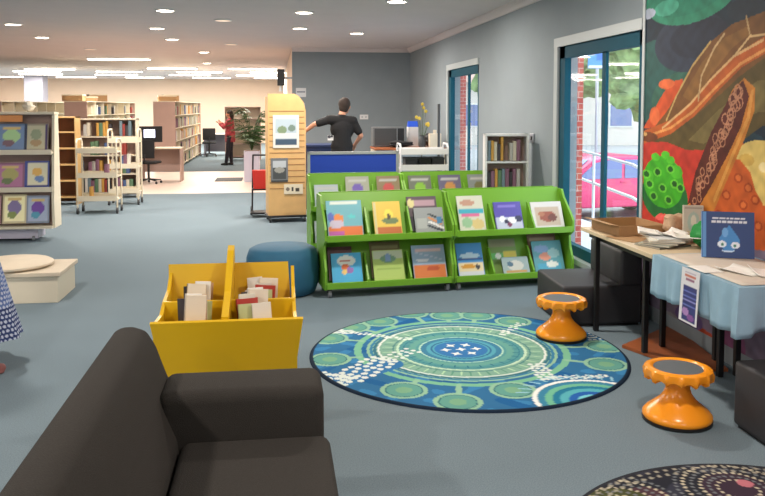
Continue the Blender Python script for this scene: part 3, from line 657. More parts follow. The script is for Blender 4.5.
MB().b2((-.142, .003, .003), (.142, .022, .272)).build('pages', M['page'], t)
tag(MB().b2((-.147, 0, 0), (-.1452, .025, .275)).b2((-.145, .022, 0), (.145, .025, .275)).build('back_cover', mat('mid_blue_cover', (84, 140, 204), .4), t), 'lighter blue spine and back')
# books and papers on the wooden table
def stack(label, px, py, z, w, d, h, rz, m, name='picture_book', cat='book', group=None):
    p = P(px, py, z); p.x = min(p.x, 2.855-w/2)
    o = thing(name, label, cat, (p.x, p.y, z), rz, group)
    MB().b2((-w/2, -d/2, 0), (w/2, d/2, .003)).b2((-w/2, -d/2, h-.003), (w/2, d/2, h)).b2((-w/2, -d/2, 0), (-w/2+.003, d/2, h)).build('cover', m, o)
    MB().b2((-w/2+.003, -d/2+.003, .003), (w/2-.003, d/2-.003, h-.003)).build('pages', M['page'], o); return o
# cardboard tray
def tray():
    t = thing('cardboard_tray', 'open brown cardboard tray at the window end of the wooden table', 'tray', (2.55, 5.52, TZ), R(4))
    w, d, h = .36, .42, .075
    MB().b2((-w/2, -d/2, 0), (w/2, d/2, .006)).build('bottom', M['card'], t)
    for s in (-1, 1):
        MB().b2((s*w/2-.003, -d/2, 0), (s*w/2+.003, d/2, h)).build('side', M['card'], t)
        MB().b2((-w/2, s*d/2-.003, 0), (w/2, s*d/2+.003, h)).build('side', M['card'], t)
    MB().quad([(-w/2, -d/2, h), (-w/2, d/2, h), (-w/2-.07, d/2-.02, h+.01), (-w/2-.07, -d/2+.02, h+.01)], .003).build('flap', M['card'], t)
tray()
sheet('brown paper lying in front of the cardboard tray', 2.42, 5.22, TZ+.002, .2, .28, .3, M['card'], curl=.004)
cols = [(212, 214, 214), (96, 96, 90), (226, 224, 214), (170, 176, 160), (228, 226, 226), (140, 130, 116)]
for k in range(5):
    o = thing('magazine', 'magazine number in the loose pile on the wooden table', 'magazine', (2.52+.01*k, 4.93+.012*k, TZ+.001+k*.011), R(20+k*17), 'loose pile of magazines')
    o['label'] = ['bottom dark magazine of the loose pile on the wooden table', 'second magazine up in the loose pile on the wooden table', 'middle magazine of the loose pile on the wooden table', 'white magazine next to the top of the loose pile', 'topmost white magazine of the loose pile on the wooden table'][k]
    m = mat('magazine_cover_%d' % k, [cols[1], cols[3], cols[5], cols[2], cols[0]][k], .35)
    MB().b2((-.14, -.11, 0), (.14, .11, .0015)).b2((-.14, -.11, .0085), (.14, .11, .010)).b2((-.14, -.11, 0), (.14, -.1085, .010)).build('cover', m, o)
    MB().b2((-.137, -.108, .0015), (.137, .108, .0085)).build('pages', M['page'], o)
for k, (x, y, rz) in enumerate(((2.62, 5.0, .5), (2.50, 5.08, 1.2), (2.66, 4.86, -.4))):
    sheet(['crumpled white leaflet on top of the magazine pile', 'white leaflet fanned out left of the magazine pile', 'white leaflet fanned out right of the magazine pile'][k], x, y, [TZ+.062, TZ+.057, TZ+.067][k], .2, .14, rz, M['paper'], name='leaflet', cat='leaflet', curl=.02)
# green foil packet, red cloth, soft toys, painted box
def crumple(name, label, cat, c, r, m, seed, n=3):
    mb = MB(); bmesh.ops.create_icosphere(mb.bm, subdivisions=n, radius=1)
    q = random.Random(seed); ph = [q.uniform(0, 6) for _ in range(6)]
    for v in mb.bm.verts:
        p = v.co.copy(); k = 1+.12*math.sin(5*p.x+ph[0])+.12*math.sin(6*p.y+ph[1])+.10*math.sin(9*p.z+ph[2])+.06*math.sin(13*p.x+11*p.y+ph[3])
        v.co = Vector((p.x*r[0]*k, p.y*r[1]*k, max(-1, p.z)*r[2]*k))
    lo = min(v.co.z for v in mb.bm.verts)
    for v in mb.bm.verts: v.co.z -= lo
    return tag(mb.build(name, m, None, 50, loc=c), label, cat)
crumple('foil_packet', 'crumpled green packet left of the water drop book', 'packet', (2.735, 4.83, TZ+.002), (.065, .06, .075), M['greenpaper'], 4)
crumple('cloth_bundle', 'red cloth bundle behind the cardboard tray', 'cloth', (2.80, 5.45, TZ), (.05, .09, .065), M['redcloth'], 5)
crumple('soft_toy', 'beige rounded soft toy against the green coral of the mural', 'soft toy', (2.775, 5.24, TZ), (.075, .07, .085), mat('beige_plush', (190, 160, 130), .95, var=.1, scale=60, bump=.5), 6)
crumple('soft_toy', 'orange soft toy beside the pale picture box', 'soft toy', (2.80, 5.10, TZ), (.045, .045, .10), mat('orange_plush', (206, 130, 60), .95, var=.1, scale=60, bump=.5), 7)
p = W(701, 228, 2.8)
bx = picture('picture_box', .125, .25, .05, (196, 190, 176), [e(.5, .55, .3, .28, (170, 190, 180)), e(.5, .6, .15, .15, (220, 216, 200)), e(.7, .2, .2, .12, (200, 130, 130)), r_(.05, .92, .95, .96, (150, 140, 130)), e(.2, .2, .12, .1, (220, 190, 90))], (190, 180, 164), nx=30, ny=30)
bx.location = (2.775, 5.0, TZ+.001); bx.rotation_euler = (R(-4), 0, R(-18)); tag(bx, 'small pale picture box standing by the mural behind the magazines', 'box')
# pens / sticks
for k in range(4):
    m = mat('pencil_%d' % k, [(220, 170, 60), (200, 110, 50), (230, 190, 120), (190, 60, 50)][k], .5)
    tag(MB().cyl((-.08, 0, .004), (.08, 0, .004), .004, n=6).cyl((.08, 0, .004), (.092, 0, .004), .004, .0005, n=6).build('pencil', m, None, loc=(2.60+.025*k, 5.20-.03*k, TZ), rz=.7+.3*k), ['yellow', 'orange', 'tan', 'red'][k]+' pencil lying on the wooden table behind the leaflets', 'pencil', 'pencils on the wooden table')

# ------------------------------------------------------------------ kids' lounge blocks under the tables
def lounge(label, loc, rz, w, d):
    t = thing('lounge_seat', label, 'seat', loc, rz)
    MB().b2((0, 0, .015), (w, d, .31), .02, 3).build('seat_block', M['charcoal'], t, 50)
    MB().b2((w-.17, 0, .30), (w, d, .57), .025, 3).build('backrest', M['charcoal'], t, 50)
    MB().b2((.02, .02, 0), (w-.02, d-.02, .02)).build('base', M['black'], t)
lounge('low charcoal lounge seat beneath the wooden table by the window', (2.12, 5.68, 0), R(-2), .62, .66)
t = thing('lounge_seat', 'charcoal padded block at the right edge in front of the cloth table', 'seat', (2.338, 3.16, 0), 0)
MB().b2((0, .2, .015), (.48, .62, .35), .02, 3).build('seat_block', M['charcoal'], t, 50)
MB().b2((.02, .22, 0), (.46, .6, .02)).build('base', M['black'], t)
# low ply board under the tables
pts = [P(622, 349), P(668, 373), P(722, 366), P(668, 331)]
mb = MB().prism(BOARD, 'z', .002, .022)
tag(mb.build('plywood_board', M['ply'], None), 'orange-brown plywood board lying on the floor beneath the tables', 'board')

# ------------------------------------------------------------------ people: one continuous skin surface per body, clothes as children
def caps(mb, a, b, ra, rb, n=14):
    mb.cyl(a, b, ra, rb, n=n); mb.ball(a, (ra,)*3, n); mb.ball(b, (rb,)*3, n)
def remesh(o, vox, sm=4):
    m = o.modifiers.new('join', 'REMESH'); m.mode = 'VOXEL'; m.voxel_size = vox; m.use_smooth_shade = True
    s = o.modifiers.new('soften', 'SMOOTH'); s.iterations = sm; s.factor = .5
def hand(mb, w, d, side, curl=.5, s=1.0):
    """palm from wrist w along direction d, five fingers of their own length; thumb leaves the side of the palm"""
    d = Vector(d).normalized(); side = Vector(side).normalized(); side = (side-d*side.dot(d)).normalized(); n = d.cross(side).normalized(); w = Vector(w)
    for k in range(4): caps(mb, w+side*(k-1.5)*.012*s, w+d*.085*s+side*(k-1.5)*.020*s, .017*s, .012*s, 8)
    for k, L in enumerate((.068, .078, .072, .056)):
        a = w+d*.088*s+side*(1.5-k)*.021*s; dd = (d+n*curl*.5).normalized(); b = a+dd*L*.5*s; e_ = b+(dd+n*curl).normalized()*L*.5*s
        caps(mb, a, b, .0095*s, .0088*s, 8); caps(mb, b, e_, .0088*s, .0075*s, 8)
    a = w+d*.025*s+side*.028*s; b = a+(d+side*.9).normalized()*.042*s; e_ = b+(d+side*.2+n*curl*.5).normalized()*.032*s
    caps(mb, a, b, .0125*s, .0105*s, 8); caps(mb, b, e_, .0105*s, .0085*s, 8)
def person(label, loc, rz, height, J, tops, legs_m, hair_m, shoe_m, look=0.0, skirt=None, bun=False, s=1.0, grp=None):
    """J: joints in local metres for a 1.75 m body facing +Y; keys sL eL wL sR eR wR hL kL aL hR kR aR"""
    t = thing('person', label, 'person', loc, rz); k = height/1.75; t.scale = (k, k, k)
    V = {a: Vector(b) for a, b in J.items()}
    b = MB(); hx = V['head']; ro = Matrix.Rotation(look, 4, 'Z')
    b.ball(V['pelvis'], (.155, .115, .12), 16); b.ball(V['waist'], (.135, .10, .14), 16); b.ball(V['chest'], (.168, .115, .17), 16)
    caps(b, V['waist'], V['chest'], .11, .12); caps(b, V['sL'], V['sR'], .062, .062); caps(b, V['chest']+Vector((0, 0, .1)), V['neck'], .075, .054); caps(b, V['neck'], hx, .054, .055)
    b.ball(hx+Vector((0, .01, .03)), (.076, .094, .108), 18); f = ro @ Vector((0, 1, 0)); sd = ro @ Vector((1, 0, 0))
    caps(b, hx+f*.045+Vector((0, 0, -.045)), hx+f*.072+Vector((0, 0, -.055)), .042, .026)
    caps(b, hx+f*.098+Vector((0, 0, .035)), hx+f*.122+Vector((0, 0, .0)), .010, .015, 8)
    for q in (-1, 1):
        b.ball(hx+sd*q*.079+Vector((0, 0, .015)), (.012, .022, .032), 10); b.ball(hx+sd*q*.032+f*.086+Vector((0, 0, .045)), (.02, .012, .008), 8)
    b.ball(hx+f*.098+Vector((0, 0, -.035)), (.024, .012, .008), 8)
    for a in 'LR':
        caps(b, V['s'+a], V['e'+a], .048, .038); caps(b, V['e'+a], V['w'+a], .038, .025)
        d = V['w'+a]-V['e'+a]; hand(b, V['w'+a], d, Vector((1 if a == 'L' else -1, .6, 0)))
        caps(b, V['h'+a], V['k'+a], .082, .056); caps(b, V['k'+a], V['a'+a], .056, .036)
        fa = V['a'+a]; caps(b, fa+Vector((0, -.02, -.035)), fa+Vector((0, .13, -.055)), .034, .026)
    o = b.build('body', M['skin'], t); remesh(o, .0085)
    # eyes
    for q in (-1, 1): MB().ball(hx+sd*q*.032+f*.094+Vector((0, 0, .037)), (.011, .008, .006), 8).build('eye', M['black'], t)
    h = MB(); h.ball(hx+Vector((0, 0, .058))-f*.014, (.090, .104, .104), 18); h.ball(hx-f*.04+Vector((0, 0, .01)), (.076, .066, .085), 14)
    if bun: h.ball(hx-f*.09+Vector((0, 0, -.04)), (.06, .05, .12), 12); h.ball(hx-f*.06+Vector((0, 0, -.0)), (.085, .06, .13), 12)
    hh = h.build('hair', hair_m, t); remesh(hh, .01, 2)
    c = MB(); i = .016
    c.ball(V['pelvis']+Vector((0, 0, .03)), (.165, .125, .10), 16); c.ball(V['waist'], (.15, .118, .15), 16); c.ball(V['chest'], (.182, .13, .175), 16); caps(c, V['pelvis']+Vector((0, 0, .02)), V['chest'], .135, .135, 18)
    c.ball(V['pelvis']+Vector((0, 0, .10)), (.168, .128, .14), 16); caps(c, V['sL'], V['sR'], .074, .074)
    caps(c, V['chest']+Vector((0, 0, .1)), V['neck']-Vector((0, 0, .02)), .085, .064)
    for a in 'LR':
        L = tops[1]; e1 = V['s'+a].lerp(V['e'+a], min(1, L)); caps(c, V['s'+a], e1, .064, .058)
        if L > 1: caps(c, V['e'+a], V['e'+a].lerp(V['w'+a], L-1), .053, .042)
    o = c.build('shirt' if not skirt else 'blouse', tops[0], t); remesh(o, .011, 3)
    if legs_m:
        p = MB(); p.ball(V['pelvis']-Vector((0, 0, .02)), (.166, .126, .12), 16)
        for a in 'LR': caps(p, V['h'+a], V['k'+a], .096, .07); caps(p, V['k'+a], V['a'+a]+Vector((0, 0, .02)), .07, .055)
        remesh(p.build('trousers', legs_m, t), .012, 3)
    for a in 'LR':
        fa = V['a'+a]; z = MB(); caps(z, fa+Vector((0, -.03, -.045)), fa+Vector((0, .05, -.045)), .042, .042); caps(z, fa+Vector((0, .05, -.05)), fa+Vector((0, .15, -.058)), .042, .03)
        z.b2((fa.x-.035, fa.y-.06, .0), (fa.x+.035, fa.y+.165, .02), .008)
        remesh(z.build('shoe', shoe_m, t), .009, 2)
    return t
STAND = dict(pelvis=(0, 0, .94), waist=(0, 0, 1.10), chest=(0, .0, 1.29), neck=(0, .0, 1.49), head=(0, .015, 1.60), sL=(-.165, 0, 1.41), sR=(.165, 0, 1.41), eL=(-.22, -.02, 1.12), eR=(.22, -.02, 1.12),
             wL=(-.24, .06, .87), wR=(.24, .06, .87), hL=(-.09, 0, .90), hR=(.09, 0, .90), kL=(-.10, .02, .48), kR=(.10, .02, .48), aL=(-.10, 0, .09), aR=(.10, 0, .09))
J = dict(STAND); J.update(eL=(-.40, .02, 1.36), wL=(-.58, .12, 1.22), sL=(-.18, 0, 1.43), eR=(.285, .0, 1.19), wR=(.22, .18, 1.04), head=(.05, .03, 1.60), chest=(.01, .02, 1.29))
t = person('person in black polo shirt seen from behind, left arm out, behind the blue desk panel', (.99, 12.0, 0), R(4), 1.79, J, (M['blackcloth'], .72), M['blackcloth'], M['hair'], M['black'], look=-.5)
# white print on the shirt's back
picture('shirt_print', .085, .075, .002, (205, 205, 205), [e(.3, .7, .28, .3, (60, 60, 70)), e(.75, .8, .2, .25, (40, 40, 46)), r_(.0, .0, 1, .25, (225, 225, 225))], (200, 200, 200), M['paper'] and PAINT, t).location = (-.185, -.125, 1.13)
J = dict(STAND); J.update(eL=(-.18, .16, 1.20), wL=(-.10, .32, 1.32), eR=(.18, .14, 1.20), wR=(.10, .30, 1.34), kL=(-.09, .05, .48), aL=(-.08, .12, .09))
plaid = mat('red_plaid_cloth', (160, 60, 66), .85, var=.5, scale=14)
t = person('person in a red checked shirt and dark trousers standing in the far room', (-1.27, 23.1, 0), R(78), 1.56, J, (plaid, 1.9), mat('dark_trousers', (44, 40, 48), .9), M['hair'], M['black'], bun=True)
tunic = MB().lathe([(.155, .74), (.165, .85), (.16, .98), (.15, 1.1)], n=24); tunic.build('shirt_hem', plaid, t, 60)
# person at the left edge: only the long dotted skirt and one shoe come into the picture
J = dict(STAND); J.update(wR=(.26, .02, .88), aR=(.235, .03, .09), kR=(.16, .03, .48))
def skirt_mesh(t):
    n = 420; nz = 170; vs = []; fs = []
    for j in range(nz+1):
        u = j/nz; z = 1.0-.80*u
        for k in range(n):
            a = 2*math.pi*k/n; r = .15+.06*min(1, u*3)+.215*max(0, u-.15)**1.1+u*.022*math.sin(a*9)
            vs.append((r*math.cos(a), r*.9*math.sin(a), z+.02*u*math.sin(a*2+.5)))
    for j in range(nz):
        for k in range(n): a = j*n; fs.append((a+k, a+(k+1) % n, a+n+(k+1) % n, a+n+k))
    me = bpy.data.meshes.new('skirt'); me.from_pydata(vs, [], fs); me.update()
    A = np.array(vs); ang = np.arctan2(A[:, 1], A[:, 0])*78/(math.pi*2); z = A[:, 2]*34
    d = np.hypot((ang+(np.floor(z) % 2)*.5) % 1-.5, z % 1-.5)
    c = paint(ang, z, (52, 66, 112), []); wm = d < .33; c[wm] = lin((196, 202, 220)); top = A[:, 2] > .42; c[top & ~wm] = lin((96, 116, 168)); colour_mesh(me, c)
    me.materials.append(PAINTM); me.polygons.foreach_set('use_smooth', [True]*len(me.polygons)); o = bpy.data.objects.new('skirt', me); C.objects.link(o); o.parent = t
    s = o.modifiers.new('thick', 'SOLIDIFY'); s.thickness = .003
t = person('person at the left edge in a long blue skirt with white dots', (-1.965, 5.27, 0), R(-60), 1.68, J, (mat('blue_blouse', (90, 110, 160), .85), .6), None, M['hair'], mat('rose_brown_shoe', (140, 84, 80), .6), skirt=True, bun=True)
skirt_mesh(t)

# ------------------------------------------------------------------ books that stand in rows on shelves
BK = []
bcols = [(150, 60, 52), (206, 196, 176), (70, 90, 130), (90, 120, 90), (200, 150, 70), (60, 56, 60), (180, 176, 170), (130, 90, 110), (226, 220, 210), (110, 130, 140)]
for i, c in enumerate(bcols):
    w, h, d = (.03+.004*(i % 4)), .21+.012*(i % 5), .15
    mb = MB(); mb.prism([(-w/2, .006), (-w/4, 0), (w/4, 0), (w/2, .006), (w/2, d), (w/2-.003, d), (w/2-.003, .01), (-w/2+.003, .01), (-w/2+.003, d), (-w/2, d)], 'z', 0, h)
    mb.b2((-w/2+.003, .01, .003), (w/2-.003, d-.004, h-.004))
    o = mb.build('book', mat('row_book_%d' % i, c, .6), None); BK.append([o, w, h, False])
def place_book(i, loc, rz, label, group, sx=1.0, lean=0, sc=1.0):
    b = BK[i]
    o = b[0] if not b[3] else b[0].copy()
    if b[3]: C.objects.link(o)
    b[3] = True; o.location = loc; o.rotation_euler = (0, lean, rz); o.scale = (sx, 1, sc); tag(o, label, 'book', group); return o
def book_row(p0, ux, L, rz, label, group, fill=.8, sx=1.0, zs=1.0, r=rng, avoid=()):
    x = 0
    while x < L-.05:
        i = r.randrange(len(BK)); w = BK[i][1]*sx
        if any(a-.014 < x+w and a+.014 > x for a in avoid): x += .02; continue
        if r.random() < fill:
            place_book(i, (p0[0]+ux[0]*(x+w/2), p0[1]+ux[1]*(x+w/2), p0[2]+.002), rz, label, group, sx, 0, zs*r.uniform(.9, 1.1)); x += w+.003
        else: x += w*2.2

# double-sided library ranges in the far room
def range_case(x0, x1, y0, y1, h, ns, label, top_books=False):
    t = thing('library_shelving', label, 'bookcase', ((x0+x1)/2, (y0+y1)/2, 0), 0, 'shelving ranges in the far room'); w = x1-x0; L = y1-y0
    MB().b2((-w/2, -L/2, 0), (w/2, -L/2+.03, h)).build('end_panel', M['mauve'], t); MB().b2((-w/2, L/2-.03, 0), (w/2, L/2, h)).build('end_panel', M['mauve'], t)
    MB().b2((-.01, -L/2+.03, .05), (.01, L/2-.03, h)).build('centre_panel', M['cream'], t)
    for k in range(ns):
        z = .08+k*(h-.1)/ns; MB().b2((-w/2+.01, -L/2+.03, z), (w/2-.01, L/2-.03, z+.02)).build('shelf', M['cream'], t)
    MB().b2((-w/2, -L/2, h), (w/2, L/2, h+.025)).build('top_panel', M['cream'], t)
    for k in range(1, 7): y = -L/2+L*k/7; MB().b2((-w/2, y-.012, .05), (w/2, y+.012, h)).build('upright', M['cream'], t)
    return t
H5 = 1.78
range_case(-3.08, -2.53, 21, 28, H5, 5, 'tall cream shelving range nearest the standing person in the far room')
range_case(-5.25, -4.70, 21, 28, H5, 5, 'second cream shelving range behind the book trolleys')
range_case(-7.30, -6.75, 21, 28, H5, 5, 'third cream shelving range beyond the grey column')
for k in range(5):
    z = .10+k*(H5-.1)/5
    book_row((-2.56, 21.1, z), (0, 1), 6.7, R(90), 'book on the aisle side of the range nearest the red-shirted person', 'books on the aisle side of the nearest range', .7, 2.4, 1.0, rng, tuple(j+.9 for j in range(7)))
for k in (3, 4):
    z = .10+k*(H5-.1)/5
    book_row((-4.73, 21.1, z), (0, 1), 6.7, R(90), 'book on the upper shelves of the second range behind the trolleys', 'books on the upper shelves of the second range', .4, 3.0, 1.0, rng, tuple(j+.9 for j in range(7)))
for k, (x, y, w, h) in enumerate(((-5.1, 21.4, .5, .16), (-4.95, 22.4, .4, .12), (-2.8, 21.5, .45, .14), (-2.85, 22.6, .4, .18), (-3.9, 15.15, .4, .1), (-5.0, 23.5, .5, .2))):
    zt = H5+.026 if y > 20 else 1.431
    if y < 20: continue
    o = thing('storage_box', ['flat cardboard box at the near end on top of the second range', 'small cardboard box on top of the second range', 'cardboard box at the near end on top of the tall range', 'taller box further back on top of the tall range', '', 'large cardboard box furthest back on the second range'][k], 'box', (x, y, zt), .1*k)
    MB().b2((-w/2, -.2, 0), (w/2, .2, h), .004).build('carton', M['card'], o); MB().b2((-w/2-.008, -.208, h-.03), (w/2+.008, .208, h+.006), .003).build('lid', M['tan'], o)

# case behind the trolleys, facing the camera
def wall_case(name, label, x0, x1, y, h, ns, body, back, depth=.3, zt0=.08, uprights=(), label_cat='bookcase'):
    t = thing(name, label, label_cat, ((x0+x1)/2, y, 0)); w = x1-x0
    for s in (-1, 1): MB().b2((s*w/2-(.022 if s > 0 else 0), 0, 0), (s*w/2+(.022 if s < 0 else 0), depth, h)).build('side_panel', body, t)
    MB().b2((-w/2+.022, depth-.012, .03), (w/2-.022, depth, h-.02)).build('back_panel', back, t)
    MB().b2((-w/2, -.005, h-.022), (w/2, depth, h)).build('top_panel', body, t)
    for k in range(ns): z = zt0+k*(h-zt0)/ns; MB().b2((-w/2+.022, .004, z), (w/2-.022, depth-.012, z+.022)).build('shelf', body, t)
    for u in uprights: MB().b2((u-.01, .01, zt0), (u+.01, depth-.012, h-.022)).build('upright', body, t)
    return t
wall_case('bookcase', 'cream bookcase with colourful spines behind the book trolleys', -3.75, -2.50, 15.0, 1.44, 4, M['cream'], M['mauve'])
for k in range(4):
    z = .105+k*(1.44-.08)/4; book_row((-3.70, 15.02, z), (1, 0), 1.15, 0, 'book in the cream bookcase behind the trolleys', 'books in the case behind the trolleys', .8, 1.5, 1.0)
wall_case('bookcase', 'empty wooden backed cube shelf beside the picture book display', -4.15, -3.32, 14.0, 1.49, 5, M['wood'], M['brown'], .32, .12, (0,))
# grey tower with coloured tabs behind, far left
wall_case('bookcase', 'low bookcase far behind the picture book display', -6.6, -5.2, 17.5, 1.55, 4, M['cream'], M['mauve'])
for k in range(4):
    book_row((-6.5, 17.52, .105+k*.3675), (1, 0), 1.2, 0, 'book in the low case far behind the picture book display', 'books in the low case at far left', .6, 2.4, 1.0)
for k, (x, c1) in enumerate(((-6.35, (40, 80, 60)), (-5.85, (60, 96, 80)))):
    o = picture('framed_picture', .26, .26, .02, (206, 200, 190), [r_(.06, .06, .94, .94, c1), e(.5, .5, .25, .3, (140, 160, 140))], (200, 190, 180)); o.location = (x, 17.6, 1.551); o.rotation_euler.x = R(-8)
    tag(o, ['left green picture standing on the low case at far left', 'right green picture standing on the low case at far left'][k], 'picture')

# picture book display at the left
def display():
    x0, x1, y, h = -4.3, -2.72, 10.2, 1.56
    t = thing('picture_book_display', 'white tiered display unit of face-out picture books at the left edge', 'display unit', ((x0+x1)/2, y, 0)); w = x1-x0
    for s in (-1, 1): MB().prism([(.06, .16), (.04, .5), (.16, h), (.32, h), (.36, .16)], 'x', s*w/2-.015, s*w/2+.015).build('side_panel', M['cream'], t)
    MB().b2((-w/2, .0, .16), (w/2, .36, .19)).build('bottom_shelf', M['cream'], t)
    MB().b2((-w/2-.02, .12, h), (w/2+.02, .34, h+.03)).build('top_panel', M['cream'], t)
    MB().quad([(-w/2, .20, .19), (w/2, .20, .19), (w/2, .32, h), (-w/2, .32, h)], -.015).build('sloping_back', M['mauve'], t)
    for z in (.62, 1.08): MB().b2((-w/2, .04, z), (w/2, .32, z+.02)).b2((-w/2, .03, z-.01), (w/2, .045, z+.05)).build('shelf', M['cream'], t)
    b = MB().b2((-w/2+.2, .1, .03), (w/2-.2, .42, .16)); b.build('base', M['lilac'], t)
    for x in (-w/2+.25, w/2-.25): MB().cyl((x-.015, .1, .03), (x+.015, .1, .03), .03).build('caster', M['caster'], t)
    MB().b2((-w/2+.9, .10, h-.09), (w/2-.35, .118, h-.01)).build('sign_strip', M['orangec'], t)
    lab = ['second from the right', 'at the right end', 'third from the right']
    sets = {1.10: [(-3.2, .36, .34, (90, 110, 140), 0), (-2.915, .28, .34, (150, 138, 120), 1), (-3.55, .36, .34, (140, 160, 180), 2)], .64: [(-3.23, .34, .32, (140, 90, 120), 0), (-2.915, .29, .34, (60, 74, 150), 1), (-3.55, .3, .3, (200, 190, 170), 2)], .21: [(-3.19, .28, .36, (206, 190, 150), 0), (-2.915, .27, .34, (130, 140, 160), 1), (-3.5, .3, .34, (190, 150, 150), 2)]}
    q = random.Random(9); shn = {1.10: 'top', .64: 'middle', .21: 'bottom'}
    for z, L in sets.items():
        for x, bw, bh, c, i in L:
            S = [r_(.08, .08, .92, .92, tuple(min(255, int(v*1.3)) for v in c)), e(.5, .55, .28, .25, tuple(q.randint(60, 230) for _ in range(3))), e(.4, .3, .2, .12, tuple(q.randint(60, 230) for _ in range(3))), r_(.2, .78, .8, .86, (220, 190, 120))]
            if z == .64 and i == 1: S = [r_(.12, .1, .95, .92, (226, 220, 190)), e(.5, .6, .2, .15, (230, 180, 90)), e(.6, .35, .2, .12, (110, 140, 190)), r_(0, 0, 1, .1, (36, 50, 130))]
            if z == 1.10 and i == 1: S = [r_(.12, .08, .88, .94, (196, 190, 160)), e(.5, .6, .22, .2, (150, 160, 130)), e(.5, .3, .25, .12, (180, 150, 110)), r_(0, 0, .1, 1, (70, 50, 100)), r_(.9, 0, 1, 1, (70, 50, 100))]
            face_book('face-out picture book on the %s shelf of the left display, %s' % (shn[z], lab[i]), bw, bh, (x, y+.075, z+.012), R(-10), 0, c, S, n=22)
display()
crumple('soft_toy', 'small cream soft toy sitting on top of the left display unit', 'soft toy', (-3.03, 10.43, 1.592), (.07, .06, .06), mat('cream_plush', (224, 214, 196), .95, bump=.5, scale=60), 8)
# low white plinth with round tan cushion
t = thing('display_plinth', 'low white box plinth with a tan lid at the left', 'plinth', (-2.45, 7.26, 0), R(0))
MB().b2((-.65, -.28, 0), (.62, .30, .225), .004).build('carcass', M['cream'], t); MB().b2((-.67, -.30, .225), (.645, .32, .262), .006).build('lid', M['tan'], t)
tag(MB().lathe([(0, 0), (.30, 0), (.335, .02), (.335, .035), (.31, .05), (0, .056)], n=48).build('round_cushion', M['tan'], None, 50, loc=(-2.28, 7.27, .263)), 'round tan cushion resting on the low white plinth', 'cushion')

# book trolleys
def trolley(label, x0, x1, y, h, m, shelves, group, depth=.42, rz=0):
    w = x1-x0; t = thing('book_trolley', label, 'trolley', ((x0+x1)/2, y, 0), rz, group)
    for s in (-1, 1):
        MB().path([(s*w/2, .03, .08), (s*w/2, .03, h-.05), (s*w/2, .08, h), (s*w/2, depth-.08, h), (s*w/2, depth-.03, h-.05), (s*w/2, depth-.03, .08)], .014).build('side_frame', m, t, 60)
        for yy in (.03, depth-.03):
            c = MB().cyl((s*w/2-.014, yy, .045), (s*w/2+.014, yy, .045), .045, n=18).build('caster', M['dgrey'], t, 40)
            MB().b2((s*w/2-.02, yy-.012, .05), (s*w/2+.02, yy+.012, .10)).build('caster_bracket', M['caster'], c)
    for z in shelves: MB().b2((-w/2, .01, z), (w/2, depth-.01, z+.02)).b2((-w/2, .0, z), (w/2, .015, z+.08)).b2((-w/2, depth-.015, z), (w/2, depth, z+.08)).build('shelf', m, t)
    return t
trolley('cream metal book trolley on the carpet, nearer of the two at left', -3.03, -2.44, 12.75, 1.15, M['cream'], (.2, .56, .94), 'cream book trolleys')
trolley('cream metal book trolley standing further back against the vinyl strip', -2.78, -2.30, 13.85, 1.27, M['cream'], (.2, .62, 1.05), 'cream book trolleys')
for z, n in ((.222, .3), (.582, .28)):
    book_row((-2.95, 12.82, z), (1, 0), .48, 0, 'book standing on the nearer cream trolley', 'books on the nearer cream trolley', .6, 1.3, .8)
book_row((-2.72, 13.95, .642), (1, 0), .36, 0, 'book standing on the further cream trolley', 'books on the further cream trolley', .7, 1.3, .8)
for k in range(3):
    o = thing('magazine', ['left', 'middle', 'right'][k]+' magazine fanned on the top tray of the nearer trolley', 'magazine', (-2.9+.14*k, 12.93+.01*k, .962+.011*k), .3*k)
    MB().b2((-.1, -.13, 0), (.1, .13, .002)).b2((-.1, -.13, .008), (.1, .13, .010)).build('cover', [M['paper'], M['dgrey'], M['white']][k], o); MB().b2((-.098, -.128, .002), (.098, .128, .008)).build('pages', M['page'], o)

# ------------------------------------------------------------------ slatted display tower
def tower():
    t = thing('slatted_display_tower', 'tall birch slatted display tower with framed posters left of the green units', 'display tower', (.165, 11.5, 0), R(6))
    w = .27
    MB().prism([(-w, .10), (w, .10), (w, 1.60), (w-.03, 1.72), (w-.10, 1.81), (w-.16, 1.84), (-w, 1.84)], 'y', 0, .035).build('front_panel', M['wood'], t)
    g = MB()
    z = .48
    while z < 1.6: g.b2((-w+.02, -.003, z), (w-.02, .004, z+.012)); z += .085
    g.build('slat_groove', M['groove'], t)
    MB().b2((-w, .035, .10), (-w+.02, .42, 1.80)).b2((w-.02, .035, .10), (w, .42, 1.58)).build('side_panel', M['wood'], t)
    MB().b2((-w+.02, .40, .10), (w-.02, .42, 1.6)).build('back_panel', M['wood'], t)
    MB().b2((-w-.02, -.03, .07), (w+.02, .45, .10), .005).build('base', M['black'], t)
    for x in (-w+.02, w-.02):
        for y in (.0, .41): MB().cyl((x-.012, y, .035), (x+.012, y, .035), .035).build('caster', M['black'], t, 40)
    return t
tower()
def poster(label, px0, py0, px1, py1, y, bg, S, name='poster', rz=0, cat='poster', side=(230, 228, 224)):
    a, b = B(px0, py1, y), B(px1, py0, y); w, h = b.x-a.x, b.z-a.z
    o = picture(name, w, h, .006, bg, S, side, nx=40, ny=40); o.location = ((a.x+b.x)/2, y-.01, a.z); o.rotation_euler.z = rz; return tag(o, label, cat)
fx = lambda px: 11.503+(B(px, 150, 11.48).x-.165)*math.tan(R(6))
poster('framed landscape poster, upper of those on the slatted tower', 273, 115, 299, 148, fx(286)-.005, (214, 212, 204), [r_(.1, .1, .9, .88, (170, 186, 196)), r_(.1, .1, .9, .26, (64, 84, 104)), e(.35, .55, .18, .12, (120, 140, 110)), e(.72, .6, .14, .1, (110, 130, 120)), r_(.1, .3, .9, .45, (206, 210, 210))], rz=R(6))
